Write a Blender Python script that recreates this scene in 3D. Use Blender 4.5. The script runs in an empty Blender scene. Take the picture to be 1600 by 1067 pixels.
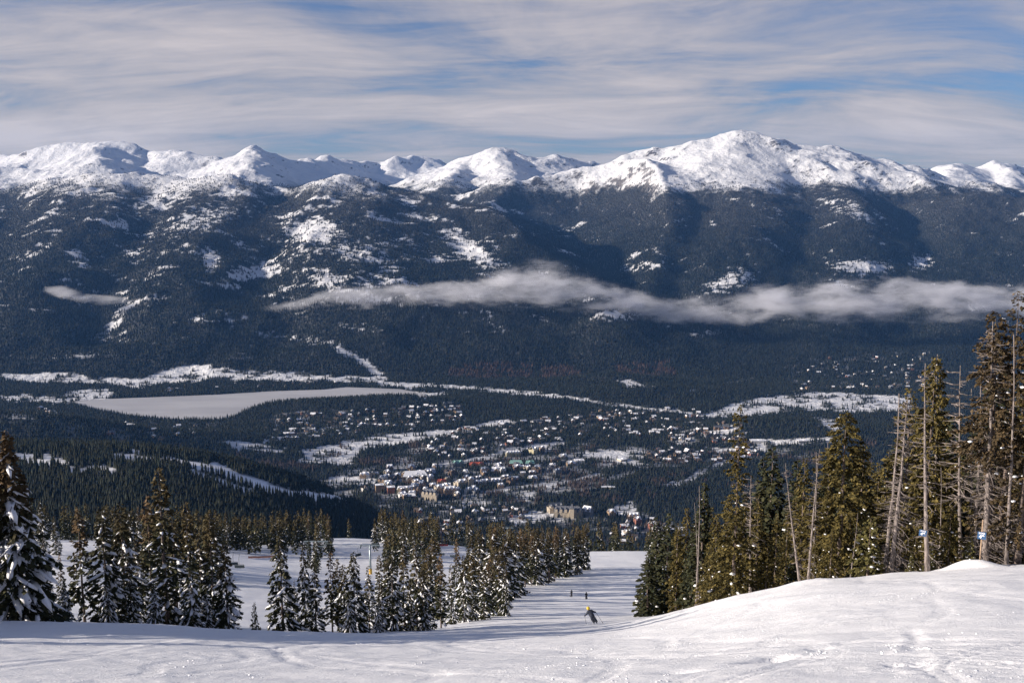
import bpy, bmesh, math, random
import numpy as np

# ------------------------------------------------------------------ camera, sky, sun, exposure
sc = bpy.context.scene
F = 1570.0                                   # focal length in pixels of the 1600 px wide photograph
PITCH = math.atan((533.5 - 290.0) / F)
SP, CP = math.sin(PITCH), math.cos(PITCH)
cam_d = bpy.data.cameras.new('camera')
cam = bpy.data.objects.new('camera', cam_d)
sc.collection.objects.link(cam)
cam.location = (0, 0, 0)
cam.rotation_euler = (math.pi / 2 - PITCH, 0, 0)
cam_d.sensor_width = 36.0
cam_d.lens = F / 1600 * 36.0
cam_d.clip_start = 0.5
cam_d.clip_end = 60000
sc.camera = cam

SUN_EL = math.radians(17.0)
SUN_BEHIND = math.radians(10.0)              # sun stands to the left, this far behind the camera
sun_dir = np.array([-math.cos(SUN_EL) * math.cos(SUN_BEHIND), -math.cos(SUN_EL) * math.sin(SUN_BEHIND), math.sin(SUN_EL)])
sun_d = bpy.data.lights.new('sun', 'SUN')
sun_d.energy = 5.0
sun_d.angle = math.radians(0.53)
sun_d.color = (1.0, 0.89, 0.775)
sun = bpy.data.objects.new('sun', sun_d)
sc.collection.objects.link(sun)
from mathutils import Vector
sun.rotation_euler = Vector(tuple(sun_dir)).to_track_quat('Z', 'Y').to_euler()
sun.location = (-60, -20, 60)

world = bpy.data.worlds.new('World')
sc.world = world
world.use_nodes = True
world.cycles.sampling_method = 'MANUAL'; world.cycles.sample_map_resolution = 512
wn = world.node_tree
wn.nodes.clear()
def WN(t, **k):
    n = wn.nodes.new(t)
    for a, b in k.items(): setattr(n, a, b)
    return n
def wl(a, b): wn.links.new(a, b)
w_out = WN('ShaderNodeOutputWorld'); w_bg = WN('ShaderNodeBackground')
w_bg.inputs['Strength'].default_value = 0.052
sky = WN('ShaderNodeTexSky', sky_type='NISHITA')
sky.sun_disc = False
sky.sun_elevation = SUN_EL
sky.sun_rotation = math.atan2(sun_dir[0], sun_dir[1])
sky.altitude = 1700
sky.air_density = 1.0; sky.dust_density = 0.6; sky.ozone_density = 4.0
# high cirrus sheet: noise on the plane the view ray meets overhead, the same all round
tc = WN('ShaderNodeTexCoord'); sx = WN('ShaderNodeSeparateXYZ'); wl(tc.outputs['Generated'], sx.inputs[0])
def WM(op, a, b=None, c=None):
    n = WN('ShaderNodeMath', operation=op)
    for i, v in enumerate((a, b, c)):
        if v is None: continue
        if isinstance(v, (int, float)): n.inputs[i].default_value = v
        else: wl(v, n.inputs[i])
    return n.outputs[0]
zc = WM('MAXIMUM', sx.outputs[2], 0.0)
den = WM('ADD', zc, 0.17)
cx = WM('DIVIDE', sx.outputs[0], den); cy = WM('DIVIDE', sx.outputs[1], den)
cv = WN('ShaderNodeCombineXYZ'); wl(cx, cv.inputs[0]); wl(cy, cv.inputs[1])
def WNoise(vec, scale, detail, rough, sclv, loc, dist=0.0, rot=0.0):
    m = WN('ShaderNodeMapping'); wl(vec, m.inputs['Vector'])
    m.inputs['Scale'].default_value = sclv; m.inputs['Location'].default_value = loc
    m.inputs['Rotation'].default_value = (0, 0, rot)
    n = WN('ShaderNodeTexNoise'); wl(m.outputs[0], n.inputs['Vector'])
    n.inputs['Scale'].default_value = scale; n.inputs['Detail'].default_value = detail
    n.inputs['Roughness'].default_value = rough; n.inputs['Distortion'].default_value = dist
    return n
warp = WNoise(cv.outputs[0], 0.55, 3, 0.5, (1, 1, 1), (3.1, 7.7, 0))
wv = WN('ShaderNodeVectorMath', operation='MULTIPLY_ADD')
wl(warp.outputs['Color'], wv.inputs[0]); wv.inputs[1].default_value = (0.9, 0.9, 0); wl(cv.outputs[0], wv.inputs[2])
n1 = WNoise(wv.outputs[0], 0.85, 8, 0.57, (0.70, 1.0, 1), (1.35, 0.6, 0), 0.5, 0.55)
n2 = WNoise(wv.outputs[0], 2.3, 8, 0.66, (0.36, 1.2, 1), (5.0, 2.0, 0), 0.9, 0.5)
nsum = WM('ADD', WM('MULTIPLY', n1.outputs[0], 0.68), WM('MULTIPLY', n2.outputs[0], 0.32))
mr = WN('ShaderNodeMapRange', interpolation_type='SMOOTHSTEP'); wl(nsum, mr.inputs[0])
mr.inputs[1].default_value = 0.39; mr.inputs[2].default_value = 0.64
mr.inputs[3].default_value = 0.0; mr.inputs[4].default_value = 1.0
# a thin sheet: the lower one looks, the longer the way through it
tau = WM('ADD', mr.outputs[0], 0.085)
cover = WM('SUBTRACT', 1.0, WM('EXPONENT', WM('MULTIPLY', WM('DIVIDE', tau, WM('ADD', zc, 0.03)), -0.42)))
cover = WM('MULTIPLY', cover, 0.93)
ccol = WN('ShaderNodeMix', data_type='RGBA')
ccol.inputs[6].default_value = (3.7, 3.55, 3.75, 1); ccol.inputs[7].default_value = (7.6, 6.75, 6.5, 1)
thick = WN('ShaderNodeMapRange'); wl(nsum, thick.inputs[0])
thick.inputs[1].default_value = 0.40; thick.inputs[2].default_value = 0.62
wl(thick.outputs[0], ccol.inputs[0])
wmix = WN('ShaderNodeMix', data_type='RGBA')
sb = WN('ShaderNodeMix', data_type='RGBA', blend_type='MULTIPLY'); sb.inputs[0].default_value = 1.0; sb.inputs[7].default_value = (0.62, 0.83, 1.08, 1); wl(sky.outputs[0], sb.inputs[6])
wl(cover, wmix.inputs[0]); wl(sb.outputs[2], wmix.inputs[6]); wl(ccol.outputs[2], wmix.inputs[7])
wl(wmix.outputs[2], w_bg.inputs['Color']); wl(w_bg.outputs[0], w_out.inputs[0])

vs = sc.view_settings
vs.view_transform = 'Standard'; vs.look = 'None'; vs.gamma = 1.0; vs.use_curve_mapping = False
vs.exposure = 0.79
sc.cycles.use_denoising = True
sc.cycles.max_bounces = 5; sc.cycles.diffuse_bounces = 2; sc.cycles.glossy_bounces = 1
sc.cycles.volume_bounces = 4; sc.cycles.transparent_max_bounces = 8
sc.cycles.use_adaptive_sampling = True; sc.cycles.adaptive_threshold = 0.015

# ------------------------------------------------------------------ helpers
rng = np.random.default_rng(7)
random.seed(7)
COL = sc.collection

def px2world(px, py, Y):
    """the point at forward distance Y seen at photograph pixel (px, py)"""
    v = (533.5 - py) / F
    Z = Y * (v * CP - SP) / (CP + v * SP)
    X = (px - 800.0) / F * (Y * CP - Z * SP)
    return np.array([X, Y, Z])
def tan_py(py):
    v = (533.5 - py) / F
    return (v * CP - SP) / (CP + v * SP)
def on_plane(px, py, Z):
    """the point of the level Z seen at pixel (px, py)"""
    Y = Z / tan_py(py)
    return px2world(px, py, Y)
def world2px(X, Y, Z):
    d = Y * CP - Z * SP
    return 800 + F * X / d, 533.5 - F * (Y * SP + Z * CP) / d

def _hash(ix, iy, seed):
    h = (ix.astype(np.int64) * 374761393 + iy.astype(np.int64) * 668265263 + seed * 982451653) & 0xFFFFFFFF
    h = ((h ^ (h >> 13)) * 1274126177) & 0xFFFFFFFF
    h = h ^ (h >> 16)
    return (h & 0xFFFF) / 65535.0
def gnoise(x, y, seed=0):
    ix = np.floor(x); iy = np.floor(y); fx = x - ix; fy = y - iy
    u = fx * fx * fx * (fx * (fx * 6 - 15) + 10); v = fy * fy * fy * (fy * (fy * 6 - 15) + 10)
    def g(dx, dy):
        a = _hash(ix + dx, iy + dy, seed) * 2 * np.pi
        return np.cos(a) * (fx - dx) + np.sin(a) * (fy - dy)
    n0 = g(0, 0) * (1 - u) + g(1, 0) * u
    n1 = g(0, 1) * (1 - u) + g(1, 1) * u
    return (n0 * (1 - v) + n1 * v) * 1.5
def fbm(x, y, oct=5, seed=0, gain=0.5):
    s = 0; a = 1.0; t = 0
    for o in range(oct):
        s = s + a * gnoise(x, y, seed + o * 17); t += a
        x = x * 2.03 + 5.1; y = y * 2.03 - 3.7; a *= gain
    return s / t
def ridged(x, y, oct=6, seed=0, gain=0.55):
    s = 0; a = 1.0; t = 0; w = 1.0
    for o in range(oct):
        n = 1 - np.abs(gnoise(x, y, seed + o * 13)); n = n * n * w
        s = s + a * n; t += a; w = np.clip(n * 1.6, 0, 1)
        x = x * 2.07 + 1.3; y = y * 2.07 + 4.2; a *= gain
    return s / t
def sstep(a, b, x):
    t = np.clip((x - a) / (b - a), 0, 1)
    return t * t * (3 - 2 * t)
def in_poly(px, py, poly):
    inside = np.zeros(px.shape, bool); n = len(poly)
    for i in range(n):
        x0, y0 = poly[i]; x1, y1 = poly[(i + 1) % n]
        if y0 == y1: continue
        c = ((y0 > py) != (y1 > py)) & (px < (x1 - x0) * (py - y0) / (y1 - y0) + x0)
        inside ^= c
    return inside
def d_line(px, py, pts, yscale=1.0):
    d = np.full(px.shape, 1e9)
    for (x0, y0), (x1, y1) in zip(pts[:-1], pts[1:]):
        ax, ay = x1 - x0, (y1 - y0) * yscale
        bx, by = px - x0, (py - y0) * yscale
        t = np.clip((bx * ax + by * ay) / (ax * ax + ay * ay + 1e-9), 0, 1)
        d = np.minimum(d, np.hypot(bx - t * ax, by - t * ay))
    return d

MATS = {}
def mat(name):
    m = bpy.data.materials.new(name); m.use_nodes = True
    nt = m.node_tree; nt.nodes.clear()
    out = nt.nodes.new('ShaderNodeOutputMaterial'); b = nt.nodes.new('ShaderNodeBsdfPrincipled')
    nt.links.new(b.outputs[0], out.inputs[0])
    MATS[name] = m
    return m, nt, b
class NT:
    def __init__(s, nt): s.nt = nt
    def n(s, t, **k):
        nd = s.nt.nodes.new(t)
        for a, b in k.items(): setattr(nd, a, b)
        return nd
    def l(s, a, b): s.nt.links.new(a, b)
    def noise(s, scale, detail=4, rough=0.5, vec=None, scl=None, dist=0):
        if vec is None: vec = s.n('ShaderNodeNewGeometry').outputs['Position']
        if scl is not None:
            m = s.n('ShaderNodeMapping'); s.l(vec, m.inputs[0]); m.inputs['Scale'].default_value = scl; vec = m.outputs[0]
        nd = s.n('ShaderNodeTexNoise'); s.l(vec, nd.inputs['Vector'])
        nd.inputs['Scale'].default_value = scale; nd.inputs['Detail'].default_value = detail
        nd.inputs['Roughness'].default_value = rough; nd.inputs['Distortion'].default_value = dist
        return nd.outputs[0]
    def rng(s, v, a, b, c=0.0, d=1.0):
        m = s.n('ShaderNodeMapRange', interpolation_type='SMOOTHSTEP'); s.l(v, m.inputs[0])
        for i, q in enumerate((a, b, c, d)): m.inputs[i + 1].default_value = q
        return m.outputs[0]
    def mix(s, f, a, b):
        m = s.n('ShaderNodeMix', data_type='RGBA')
        for i, q in ((0, f), (6, a), (7, b)):
            if isinstance(q, (tuple, list)): m.inputs[i].default_value = (*q, 1)
            elif isinstance(q, (int, float)): m.inputs[i].default_value = q
            else: s.l(q, m.inputs[i])
        return m.outputs[2]
    def math(s, op, a, b=0.0):
        m = s.n('ShaderNodeMath', operation=op)
        for i, q in enumerate((a, b)):
            if isinstance(q, (int, float)): m.inputs[i].default_value = q
            else: s.l(q, m.inputs[i])
        return m.outputs[0]
def plain(name, col, rough=0.7, var=0.15, scale=3.0, metal=0.0, obj_space=False):
    """a colour with a little mottling"""
    m, nt, b = mat(name); N = NT(nt)
    vec = N.n('ShaderNodeTexCoord').outputs['Object'] if obj_space else None
    f = N.noise(scale, 3, 0.6, vec)
    c0 = tuple(max(0, c * (1 - var)) for c in col); c1 = tuple(min(1, c * (1 + var)) for c in col)
    N.l(N.mix(N.rng(f, 0.3, 0.7), c0, c1), b.inputs['Base Color'])
    b.inputs['Roughness'].default_value = rough; b.inputs['Metallic'].default_value = metal
    return m
def vcol_mat(name, rough=0.85, gain=1.0):
    m, nt, b = mat(name); N = NT(nt)
    a = N.n('ShaderNodeAttribute', attribute_name='tint')
    N.l(a.outputs['Color'], b.inputs['Base Color']); b.inputs['Roughness'].default_value = rough
    b.inputs['Specular IOR Level'].default_value = 0.15
    return m

def mesh_np(name, verts, faces, m=None, smooth=False, tint=None, attrs=None):
    """mesh from numpy arrays; faces an (n, k) array of one polygon size"""
    me = bpy.data.meshes.new(name)
    v = np.ascontiguousarray(verts, dtype=np.float32); f = np.ascontiguousarray(faces, dtype=np.int32)
    k = f.shape[1]
    me.vertices.add(len(v)); me.vertices.foreach_set('co', v.ravel())
    me.loops.add(f.size); me.loops.foreach_set('vertex_index', f.ravel())
    me.polygons.add(len(f)); me.polygons.foreach_set('loop_start', np.arange(0, f.size, k, dtype=np.int32))
    me.polygons.foreach_set('loop_total', np.full(len(f), k, np.int32))
    if smooth: me.polygons.foreach_set('use_smooth', np.ones(len(f), bool))
    me.update(calc_edges=True)
    if tint is not None:
        a = me.color_attributes.new('tint', 'FLOAT_COLOR', 'POINT')
        c = np.ones((len(v), 4), np.float32); c[:, :3] = tint
        a.data.foreach_set('color', c.ravel())
    for an, av in (attrs or {}).items():
        a = me.attributes.new(an, 'FLOAT', 'POINT'); a.data.foreach_set('value', np.ascontiguousarray(av, np.float32).ravel())
    if m: me.materials.append(m)
    return me
def link(name, me, parent=None, loc=(0, 0, 0), rz=0.0, **props):
    o = bpy.data.objects.new(name, me); COL.objects.link(o)
    o.location = loc; o.rotation_euler = (0, 0, rz)
    if parent is not None: o.parent = parent
    for k, v in props.items():
        if v is not None: o[k] = v
    return o
def empty(name, loc, rz=0.0, label=None, category=None, group=None):
    o = link(name, None, None, tuple(float(q) for q in loc), rz, label=label, category=category, group=group)
    o.empty_display_size = 0.5
    return o
class MB:
    """collects boxes, tubes and prisms into one mesh"""
    def __init__(s): s.v = []; s.f = []; s.mi = []
    def add(s, v, f, mi=0):
        o = len(s.v); s.v += [tuple(map(float, q)) for q in v]; s.f += [tuple(i + o for i in q) for q in f]; s.mi += [mi] * len(f); return s
    def box(s, c, h, rz=0, mi=0, R=None):
        c = np.array(c, float)
        P = np.array([[x, y, z] for z in (-1, 1) for y in (-1, 1) for x in (-1, 1)], float) * np.array(h)
        if rz: ca, sa = math.cos(rz), math.sin(rz); P = P @ np.array([[ca, sa, 0], [-sa, ca, 0], [0, 0, 1]])
        if R is not None: P = P @ np.array(R).T
        return s.add(P + c, [(0, 2, 3, 1), (4, 5, 7, 6), (0, 1, 5, 4), (2, 6, 7, 3), (0, 4, 6, 2), (1, 3, 7, 5)], mi)
    def tube(s, pts, rad, n=6, mi=0, cap=True):
        pts = [np.array(p, float) for p in pts]
        if not hasattr(rad, '__len__'): rad = [rad] * len(pts)
        vs = []
        for i, p in enumerate(pts):
            a = pts[max(0, i - 1)]; b = pts[min(len(pts) - 1, i + 1)]
            d = b - a; d /= np.linalg.norm(d) + 1e-9
            u = np.cross(d, [0, 0, 1.0]) if abs(d[2]) < 0.9 else np.cross(d, [1.0, 0, 0]); u /= np.linalg.norm(u); w = np.cross(d, u)
            for k in range(n):
                t = 2 * math.pi * k / n; vs.append(p + rad[i] * (math.cos(t) * u + math.sin(t) * w))
        fs = [(i * n + k, i * n + (k + 1) % n, (i + 1) * n + (k + 1) % n, (i + 1) * n + k) for i in range(len(pts) - 1) for k in range(n)]
        if cap: fs += [tuple(range(n - 1, -1, -1)), tuple((len(pts) - 1) * n + k for k in range(n))]
        return s.add(vs, fs, mi)
    def mesh(s, name, mats, smooth=False):
        me = bpy.data.meshes.new(name); me.from_pydata(s.v, [], s.f); me.update()
        for m in (mats if isinstance(mats, (list, tuple)) else [mats]): me.materials.append(m)
        me.polygons.foreach_set('material_index', s.mi)
        if smooth: me.polygons.foreach_set('use_smooth', [True] * len(s.f))
        return me
    def build(s, name, mats, parent=None, smooth=False, **k): return link(name, s.mesh(name, mats, smooth), parent, **k)

# ------------------------------------------------------------------ heights: the near mountainside
VZ = -1030.0                                  # level of the valley floor below the camera
COLS = {   # photograph column: (forward distance, row) of the snow surface, hidden stretches included
 -250: [(27,1067),(45,1000),(60,966),(72,970),(100,966),(160,938),(250,885),(340,852),(430,840),(520,850),(700,880),(1000,855),(1300,815),(1500,775),(1800,725),(2050,690),(2250,692),(2900,858)],
 0:   [(27,1067),(45,1000),(60,968),(72,971),(100,967),(160,938),(220,880),(250,868),(340,851),(430,840),(520,850),(700,880),(1000,855),(1300,815),(1500,778),(1800,728),(2050,690),(2250,692),(2900,858)],
 120: [(27,1067),(45,1002),(60,970),(72,973),(100,968),(160,938),(220,878),(240,862),(340,853),(430,842),(520,850),(700,880),(1000,858),(1300,818),(1500,780),(1800,730),(2050,692),(2250,695),(2900,858)],
 250: [(27,1067),(45,1005),(60,974),(75,978),(110,972),(170,940),(250,895),(340,864),(430,844),(520,850),(700,880),(1000,860),(1300,822),(1500,785),(1800,733),(2050,695),(2250,699),(2900,858)],
 390: [(27,1067),(45,1010),(60,984),(75,985),(110,975),(170,945),(250,905),(340,878),(400,868),(480,852),(560,860),(700,885),(1000,875),(1300,838),(1500,808),(1800,760),(2050,718),(2250,720),(2900,862)],
 500: [(26,1067),(45,1014),(58,989),(75,991),(110,985),(170,955),(250,918),(340,892),(420,874),(500,845),(540,834),(600,842),(700,885),(1000,888),(1300,862),(1500,838),(1800,795),(2050,754),(2250,760),(2900,862)],
 600: [(26,1067),(45,1015),(58,991),(75,991),(110,983),(170,955),(250,918),(340,892),(420,873),(500,848),(540,838),(600,846),(700,888),(1000,910),(1300,890),(1500,870),(1800,832),(2050,796),(2250,805),(2900,865)],
 700: [(25,1067),(45,1016),(58,993),(75,990),(110,980),(170,955),(250,922),(340,893),(420,872),(500,853),(540,848),(600,856),(700,890),(1000,930),(1500,930),(2200,900),(2900,880)],
 800: [(24,1067),(45,1010),(58,990),(75,985),(100,976),(150,957),(200,941),(250,927),(340,898),(420,875),(500,857),(560,861),(700,890),(1000,935),(1500,940),(2200,910),(2900,885)],
 920: [(23,1067),(45,1003),(60,986),(80,980),(97,974),(150,956),(200,943),(250,932),(340,899),(420,873),(480,859),(540,863),(700,890),(1000,935),(1500,945),(2200,915),(2900,885)],
 1000:[(22,1067),(40,1005),(55,980),(70,971),(97,969),(150,958),(200,945),(250,930),(340,898),(420,872),(480,858),(540,863),(700,890),(1000,935),(1500,945),(2200,915),(2900,885)],
 1100:[(21,1067),(38,1000),(52,962),(65,943),(80,944),(110,955),(150,955),(200,945),(250,932),(340,900),(480,862),(540,867),(700,890),(1000,935),(1500,945),(2200,915),(2900,885)],
 1200:[(20,1067),(36,988),(50,940),(62,918),(75,917),(100,930),(150,940),(250,925),(340,900),(480,870),(700,890),(1000,935),(1500,945),(2200,915),(2900,885)],
 1300:[(19.5,1067),(35,975),(48,921),(60,902),(75,904),(100,920),(150,935),(250,925),(340,905),(480,878),(700,895),(1000,935),(1500,945),(2200,915),(2900,885)],
 1400:[(19,1067),(34,970),(48,914),(60,897),(75,899),(100,915),(150,930),(250,925),(340,905),(480,880),(700,895),(1000,935),(1500,945),(2200,915),(2900,885)],
 1550:[(18.5,1067),(33,955),(46,902),(58,883),(70,884),(100,905),(150,925),(250,925),(340,905),(480,880),(700,895),(1000,935),(1500,945),(2200,915),(2900,885)],
 1800:[(18,1067),(33,950),(46,897),(58,879),(70,879),(100,900),(150,920),(250,922),(340,905),(480,880),(700,895),(1000,935),(1500,945),(2200,915),(2900,885)],
}
_ks = sorted(COLS)
_s_cols = np.array([(k - 800) / F * 1.055 for k in _ks])
LY = np.linspace(math.log(4.0), math.log(3300.0), 420)          # lattice in log distance
LS = np.linspace(_s_cols[0], _s_cols[-1], 220)
_T = []
for k in _ks:
    Yk = [4.0, 10.0]; Tk = [-(3.0 + .36 * 4) / 4.0, -(3.0 + .36 * 10) / 10.0]
    for Y, py in COLS[k]: Yk.append(Y); Tk.append(tan_py(py))
    Yk.append(3300.0); Tk.append((VZ - 60) / 3300.0)
    _T.append(np.interp(LY, np.log(Yk), Tk))
_T = np.array(_T)                                                # columns x distance
LAT = np.array([np.interp(LS, _s_cols, _T[:, j]) for j in range(len(LY))]).T      # LS x LY
def _blur(a, r, ax):
    k = np.exp(-0.5 * (np.arange(-3 * r, 3 * r + 1) / r) ** 2); k /= k.sum()
    p = np.pad(a, [(3 * r, 3 * r) if i == ax else (0, 0) for i in range(2)], mode='edge')
    return np.apply_along_axis(lambda v: np.convolve(v, k, 'valid'), ax, p)
LAT = _blur(_blur(LAT, 5, 0), 3, 1)
def _lat_pt(px, py, Y): p = px2world(px, py, Y); return p[0], p[1]
BANKS = [(*_lat_pt(1538, 884, 59), 1.3, .45), (*_lat_pt(1500, 890, 59.5), 1.0, .35), (*_lat_pt(1395, 898, 60), 1.6, .2), (*_lat_pt(1262, 910, 61), 1.8, .2), (*_lat_pt(1140, 932, 62), 1.5, .15), (*_lat_pt(1590, 886, 59), 1.6, -.35),
         (*_lat_pt(1060, 1040, 25.0), .5, -.16), (*_lat_pt(1195, 1022, 26), .45, -.18), (*_lat_pt(1215, 1017, 26.5), .4, -.16), (*_lat_pt(1410, 1045, 22.5), .35, -.2)]
TRACK = [_lat_pt(1424, 982, 31), _lat_pt(1432, 1000, 28), _lat_pt(1428, 1020, 25.5), _lat_pt(1436, 1040, 23), _lat_pt(1440, 1060, 21)]
_sr = random.Random(3)
SKI_LINES = [(_sr.uniform(-22, 24), _sr.uniform(-.9, .9), _sr.uniform(.5, 3.0), _sr.uniform(.12, .4), _sr.uniform(0, 6)) for _ in range(22)]
SLED = _lat_pt(1500, 1035, 23.5)
def near_h(X, Y):
    X = np.asarray(X, float); Y = np.asarray(Y, float)
    s = np.clip(X / Y, LS[0], LS[-1]); l = np.clip(np.log(Y), LY[0], LY[-1])
    fi = (s - LS[0]) / (LS[1] - LS[0]); fj = (l - LY[0]) / (LY[1] - LY[0])
    i = np.clip(fi.astype(int), 0, len(LS) - 2); j = np.clip(fj.astype(int), 0, len(LY) - 2)
    fi = fi - i; fj = fj - j
    t = (LAT[i, j] * (1 - fi) * (1 - fj) + LAT[i + 1, j] * fi * (1 - fj) + LAT[i, j + 1] * (1 - fi) * fj + LAT[i + 1, j + 1] * fi * fj)
    z = t * Y
    # rolls, then groomed and skied texture close by
    z = z + fbm(X / 40, Y / 40, 3, 3) * 0.6 * sstep(60, 250, Y)
    z = z + fbm(X / 9, Y / 9, 3, 5) * 0.22 * sstep(10, 40, Y)
    near = 1 - sstep(120, 260, Y)
    z = z + near * (fbm(X / 2.2, Y / 1.6, 4, 9, 0.6) * 0.065 + np.maximum(ridged(X / 1.1, Y / 0.8, 3, 21) - 0.62, 0) * 0.15 * sstep(-.1, .3, fbm(X / 7, Y / 7, 2, 23)))
    for bx, by, br, bh in BANKS:
        z = z + bh * np.exp(-((X - bx) ** 2 + ((Y - by) * 1.0) ** 2) / (br * br))
    dt = d_line(X, Y, TRACK)
    z = z + (1 - sstep(30, 60, Y)) * (-0.045 * np.exp(-(dt / .16) ** 2) + 0.02 * np.exp(-((dt - .4) / .2) ** 2)) * np.clip(0.6 + 1.6 * gnoise(X / .7, Y / .7, 61), 0, 1.4)
    fade = (1 - sstep(55, 110, Y)) * sstep(8, 14, Y)
    for x0, sl_, A, kk, ph in SKI_LINES:         # pairs of shallow ski grooves curving down the slope
        xt = x0 + sl_ * (Y - 30) + A * np.sin(kk * Y + ph); g = 1 / np.sqrt(1 + (sl_ + A * kk * np.cos(kk * Y + ph)) ** 2)
        dd_ = np.abs(np.abs((X - xt) * g) - 0.16)
        z = z - fade * 0.045 * np.exp(-(dd_ / 0.09) ** 2)
    sl = np.exp(-((X - SLED[0]) / 2.2) ** 2 - ((Y - SLED[1]) / 4.0) ** 2)
    z = z + sl * 0.018 * np.sin((X * .8 + Y * .55) * 11)
    return z
def near_hit(px, py, y0=12.0, y1=700.0, behind=0.0):
    """forward distance at which the ray through a pixel meets the near slope"""
    Ys = np.exp(np.linspace(math.log(y0), math.log(y1), 1500))
    P = np.array([px2world(px, py, Y) for Y in Ys])
    below = P[:, 2] <= near_h(P[:, 0], P[:, 1])
    i = int(np.argmax(below)) if below.any() else len(Ys) - 1
    return P[i]

# ------------------------------------------------------------------ heights: valley and the far mountains
RIDGES = [  # (points as photograph column, row, forward distance; slope near the crest, width of the steep part, slope beyond)
 # left massif, front crest and its spurs
 ([(-420,300,9800),(-200,285,9800),(0,291,9700),(100,275,9700),(170,263,9600),(260,264,9500),(340,272,9300),(450,284,9300),(530,272,9300),(610,292,9200),(700,305,9000),(765,322,8700),(830,347,8300),(885,385,7700),(935,425,7100),(965,470,6500)], 60, 260, .26),
 ([(170,263,9600),(120,380,7900),(70,520,6200),(40,590,5400)], 20, 200, .27),
 ([(340,272,9300),(300,350,8300),(290,440,7300),(270,545,6000),(260,590,5450)], 20, 200, .27),
 ([(530,272,9300),(500,345,8400),(500,430,7400),(520,540,6100),(560,592,5450)], 20, 200, .27),
 ([(700,305,9000),(740,380,7900),(760,460,7000),(790,545,6000),(830,597,5400)], 20, 200, .28),
 ([(-250,285,9800),(-180,400,7900),(-150,540,6100)], 20, 200, .27),
 # high snow country behind the left massif
 ([(-350,240,13500),(-100,235,13000),(0,233,12500),(30,236,12300),(100,221,12300),(150,217,12200),(195,219,12200),(235,236,12200),(290,232,11800),(345,247,11600),(395,227,11500),(435,236,11500),(475,247,11700),(505,241,12500),(545,249,13200),(590,250,13500),(620,242,13500),(665,242,13800),(700,252,14000)], 120, 300, .30),
 ([(150,217,12200),(160,250,10700)], 60, 220, .33), ([(395,227,11500),(385,258,10300)], 60, 220, .33),
 ([(-40,262,11200),(60,262,11200),(90,258,11400)], 40, 200, .3),
 # middle peak
 ([(620,262,13500),(690,263,13200),(735,244,13000),(775,230,12800),(820,238,12800),(860,240,13000),(905,248,13200),(960,262,13500)], 120, 260, .33),
 ([(775,230,12800),(800,275,11600),(850,310,10400)], 70, 240, .33),
 ([(735,244,13000),(700,280,11500)], 60, 220, .33),
 # near shoulder and the great peak
 ([(840,302,11000),(900,266,11000),(940,246,11000),(978,230,11000),(1010,240,11100),(1045,250,11400)], 110, 300, .30),
 ([(978,230,11000),(985,290,10000),(930,340,9200),(885,372,8700)], 60, 260, .26),
 ([(985,237,11600),(1030,228,11700),(1060,222,11700),(1100,213,11700),(1135,206,11700),(1160,203,11700),(1195,207,11700),(1218,223,11700),(1262,227,11800),(1300,224,11800),(1330,245,11600),(1360,268,11300),(1390,303,10900)], 130, 380, .31),
 ([(1160,203,11700),(1120,262,10800),(1060,310,10000),(1020,370,8900),(1005,440,7600),(990,520,6500)], 60, 300, .25),
 ([(1195,207,11700),(1210,280,10500),(1190,360,9000),(1130,450,7400),(1080,540,6200),(1060,600,5450)], 40, 300, .24),
 ([(1300,224,11800),(1330,300,10400),(1340,380,8700),(1300,460,7300),(1260,560,5900),(1250,604,5450)], 40, 260, .25),
 # right shoulder
 ([(1380,303,10600),(1425,290,10300),(1480,300,10000),(1530,294,9900),(1600,306,9700),(1750,300,9700),(1950,310,9600)], 60, 240, .26),
 ([(1480,300,10000),(1500,400,8200),(1490,500,6700),(1470,590,5500)], 20, 220, .27),
 ([(1700,300,9700),(1690,420,7700),(1680,560,5800)], 20, 220, .27),
 # far right
 ([(1330,254,14500),(1370,256,14500),(1405,257,14000),(1440,263,13800),(1478,250,13600),(1503,246,13600),(1530,258,13600),(1552,249,13700),(1580,256,13800),(1620,262,14000),(1800,255,14000)], 120, 280, .32),
 ([(1503,246,13600),(1470,282,12000)], 60, 220, .33), ([(1552,249,13700),(1590,285,12200)], 60, 220, .33),
]
BACK = lambda p: 1.14 if p[0] < 705 and p[2] > 10000 and p[1] < 265 else 1.0     # the high country at left lies farther back
RID3 = [(np.array([px2world(p[0], p[1] + 4, p[2] * BACK(p)) for p in pts]), a, w, k) for pts, a, w, k in RIDGES]
CAN3 = np.array([px2world(*p) for p in [(1045,545,5900),(1015,495,6600),(980,450,7500),(940,420,8400),(902,394,9300),(874,366,10300)]])
GULLIES = [([(245,300,9300),(205,420,7600),(150,560,5900)], 85, 230), ([(20,330,9200),(-20,430,7500),(-60,560,5900)], 90, 240), ([(440,310,9000),(420,430,7400),(430,570,5800)], 70, 240),
 ([(1260,300,10600),(1262,400,8400),(1180,520,6400),(1150,590,5600)], 105, 260), ([(1405,335,10300),(1440,400,8900),(1420,470,7300),(1380,580,5700)], 170, 380), ([(1560,350,9500),(1580,430,8000),(1580,540,6200)], 80, 300), ([(1100,340,9700),(1060,430,7900),(1030,530,6300)], 80, 220)]
GUL3 = [(np.array([px2world(*p) for p in pts]), dep, w) for pts, dep, w in GULLIES]
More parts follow.
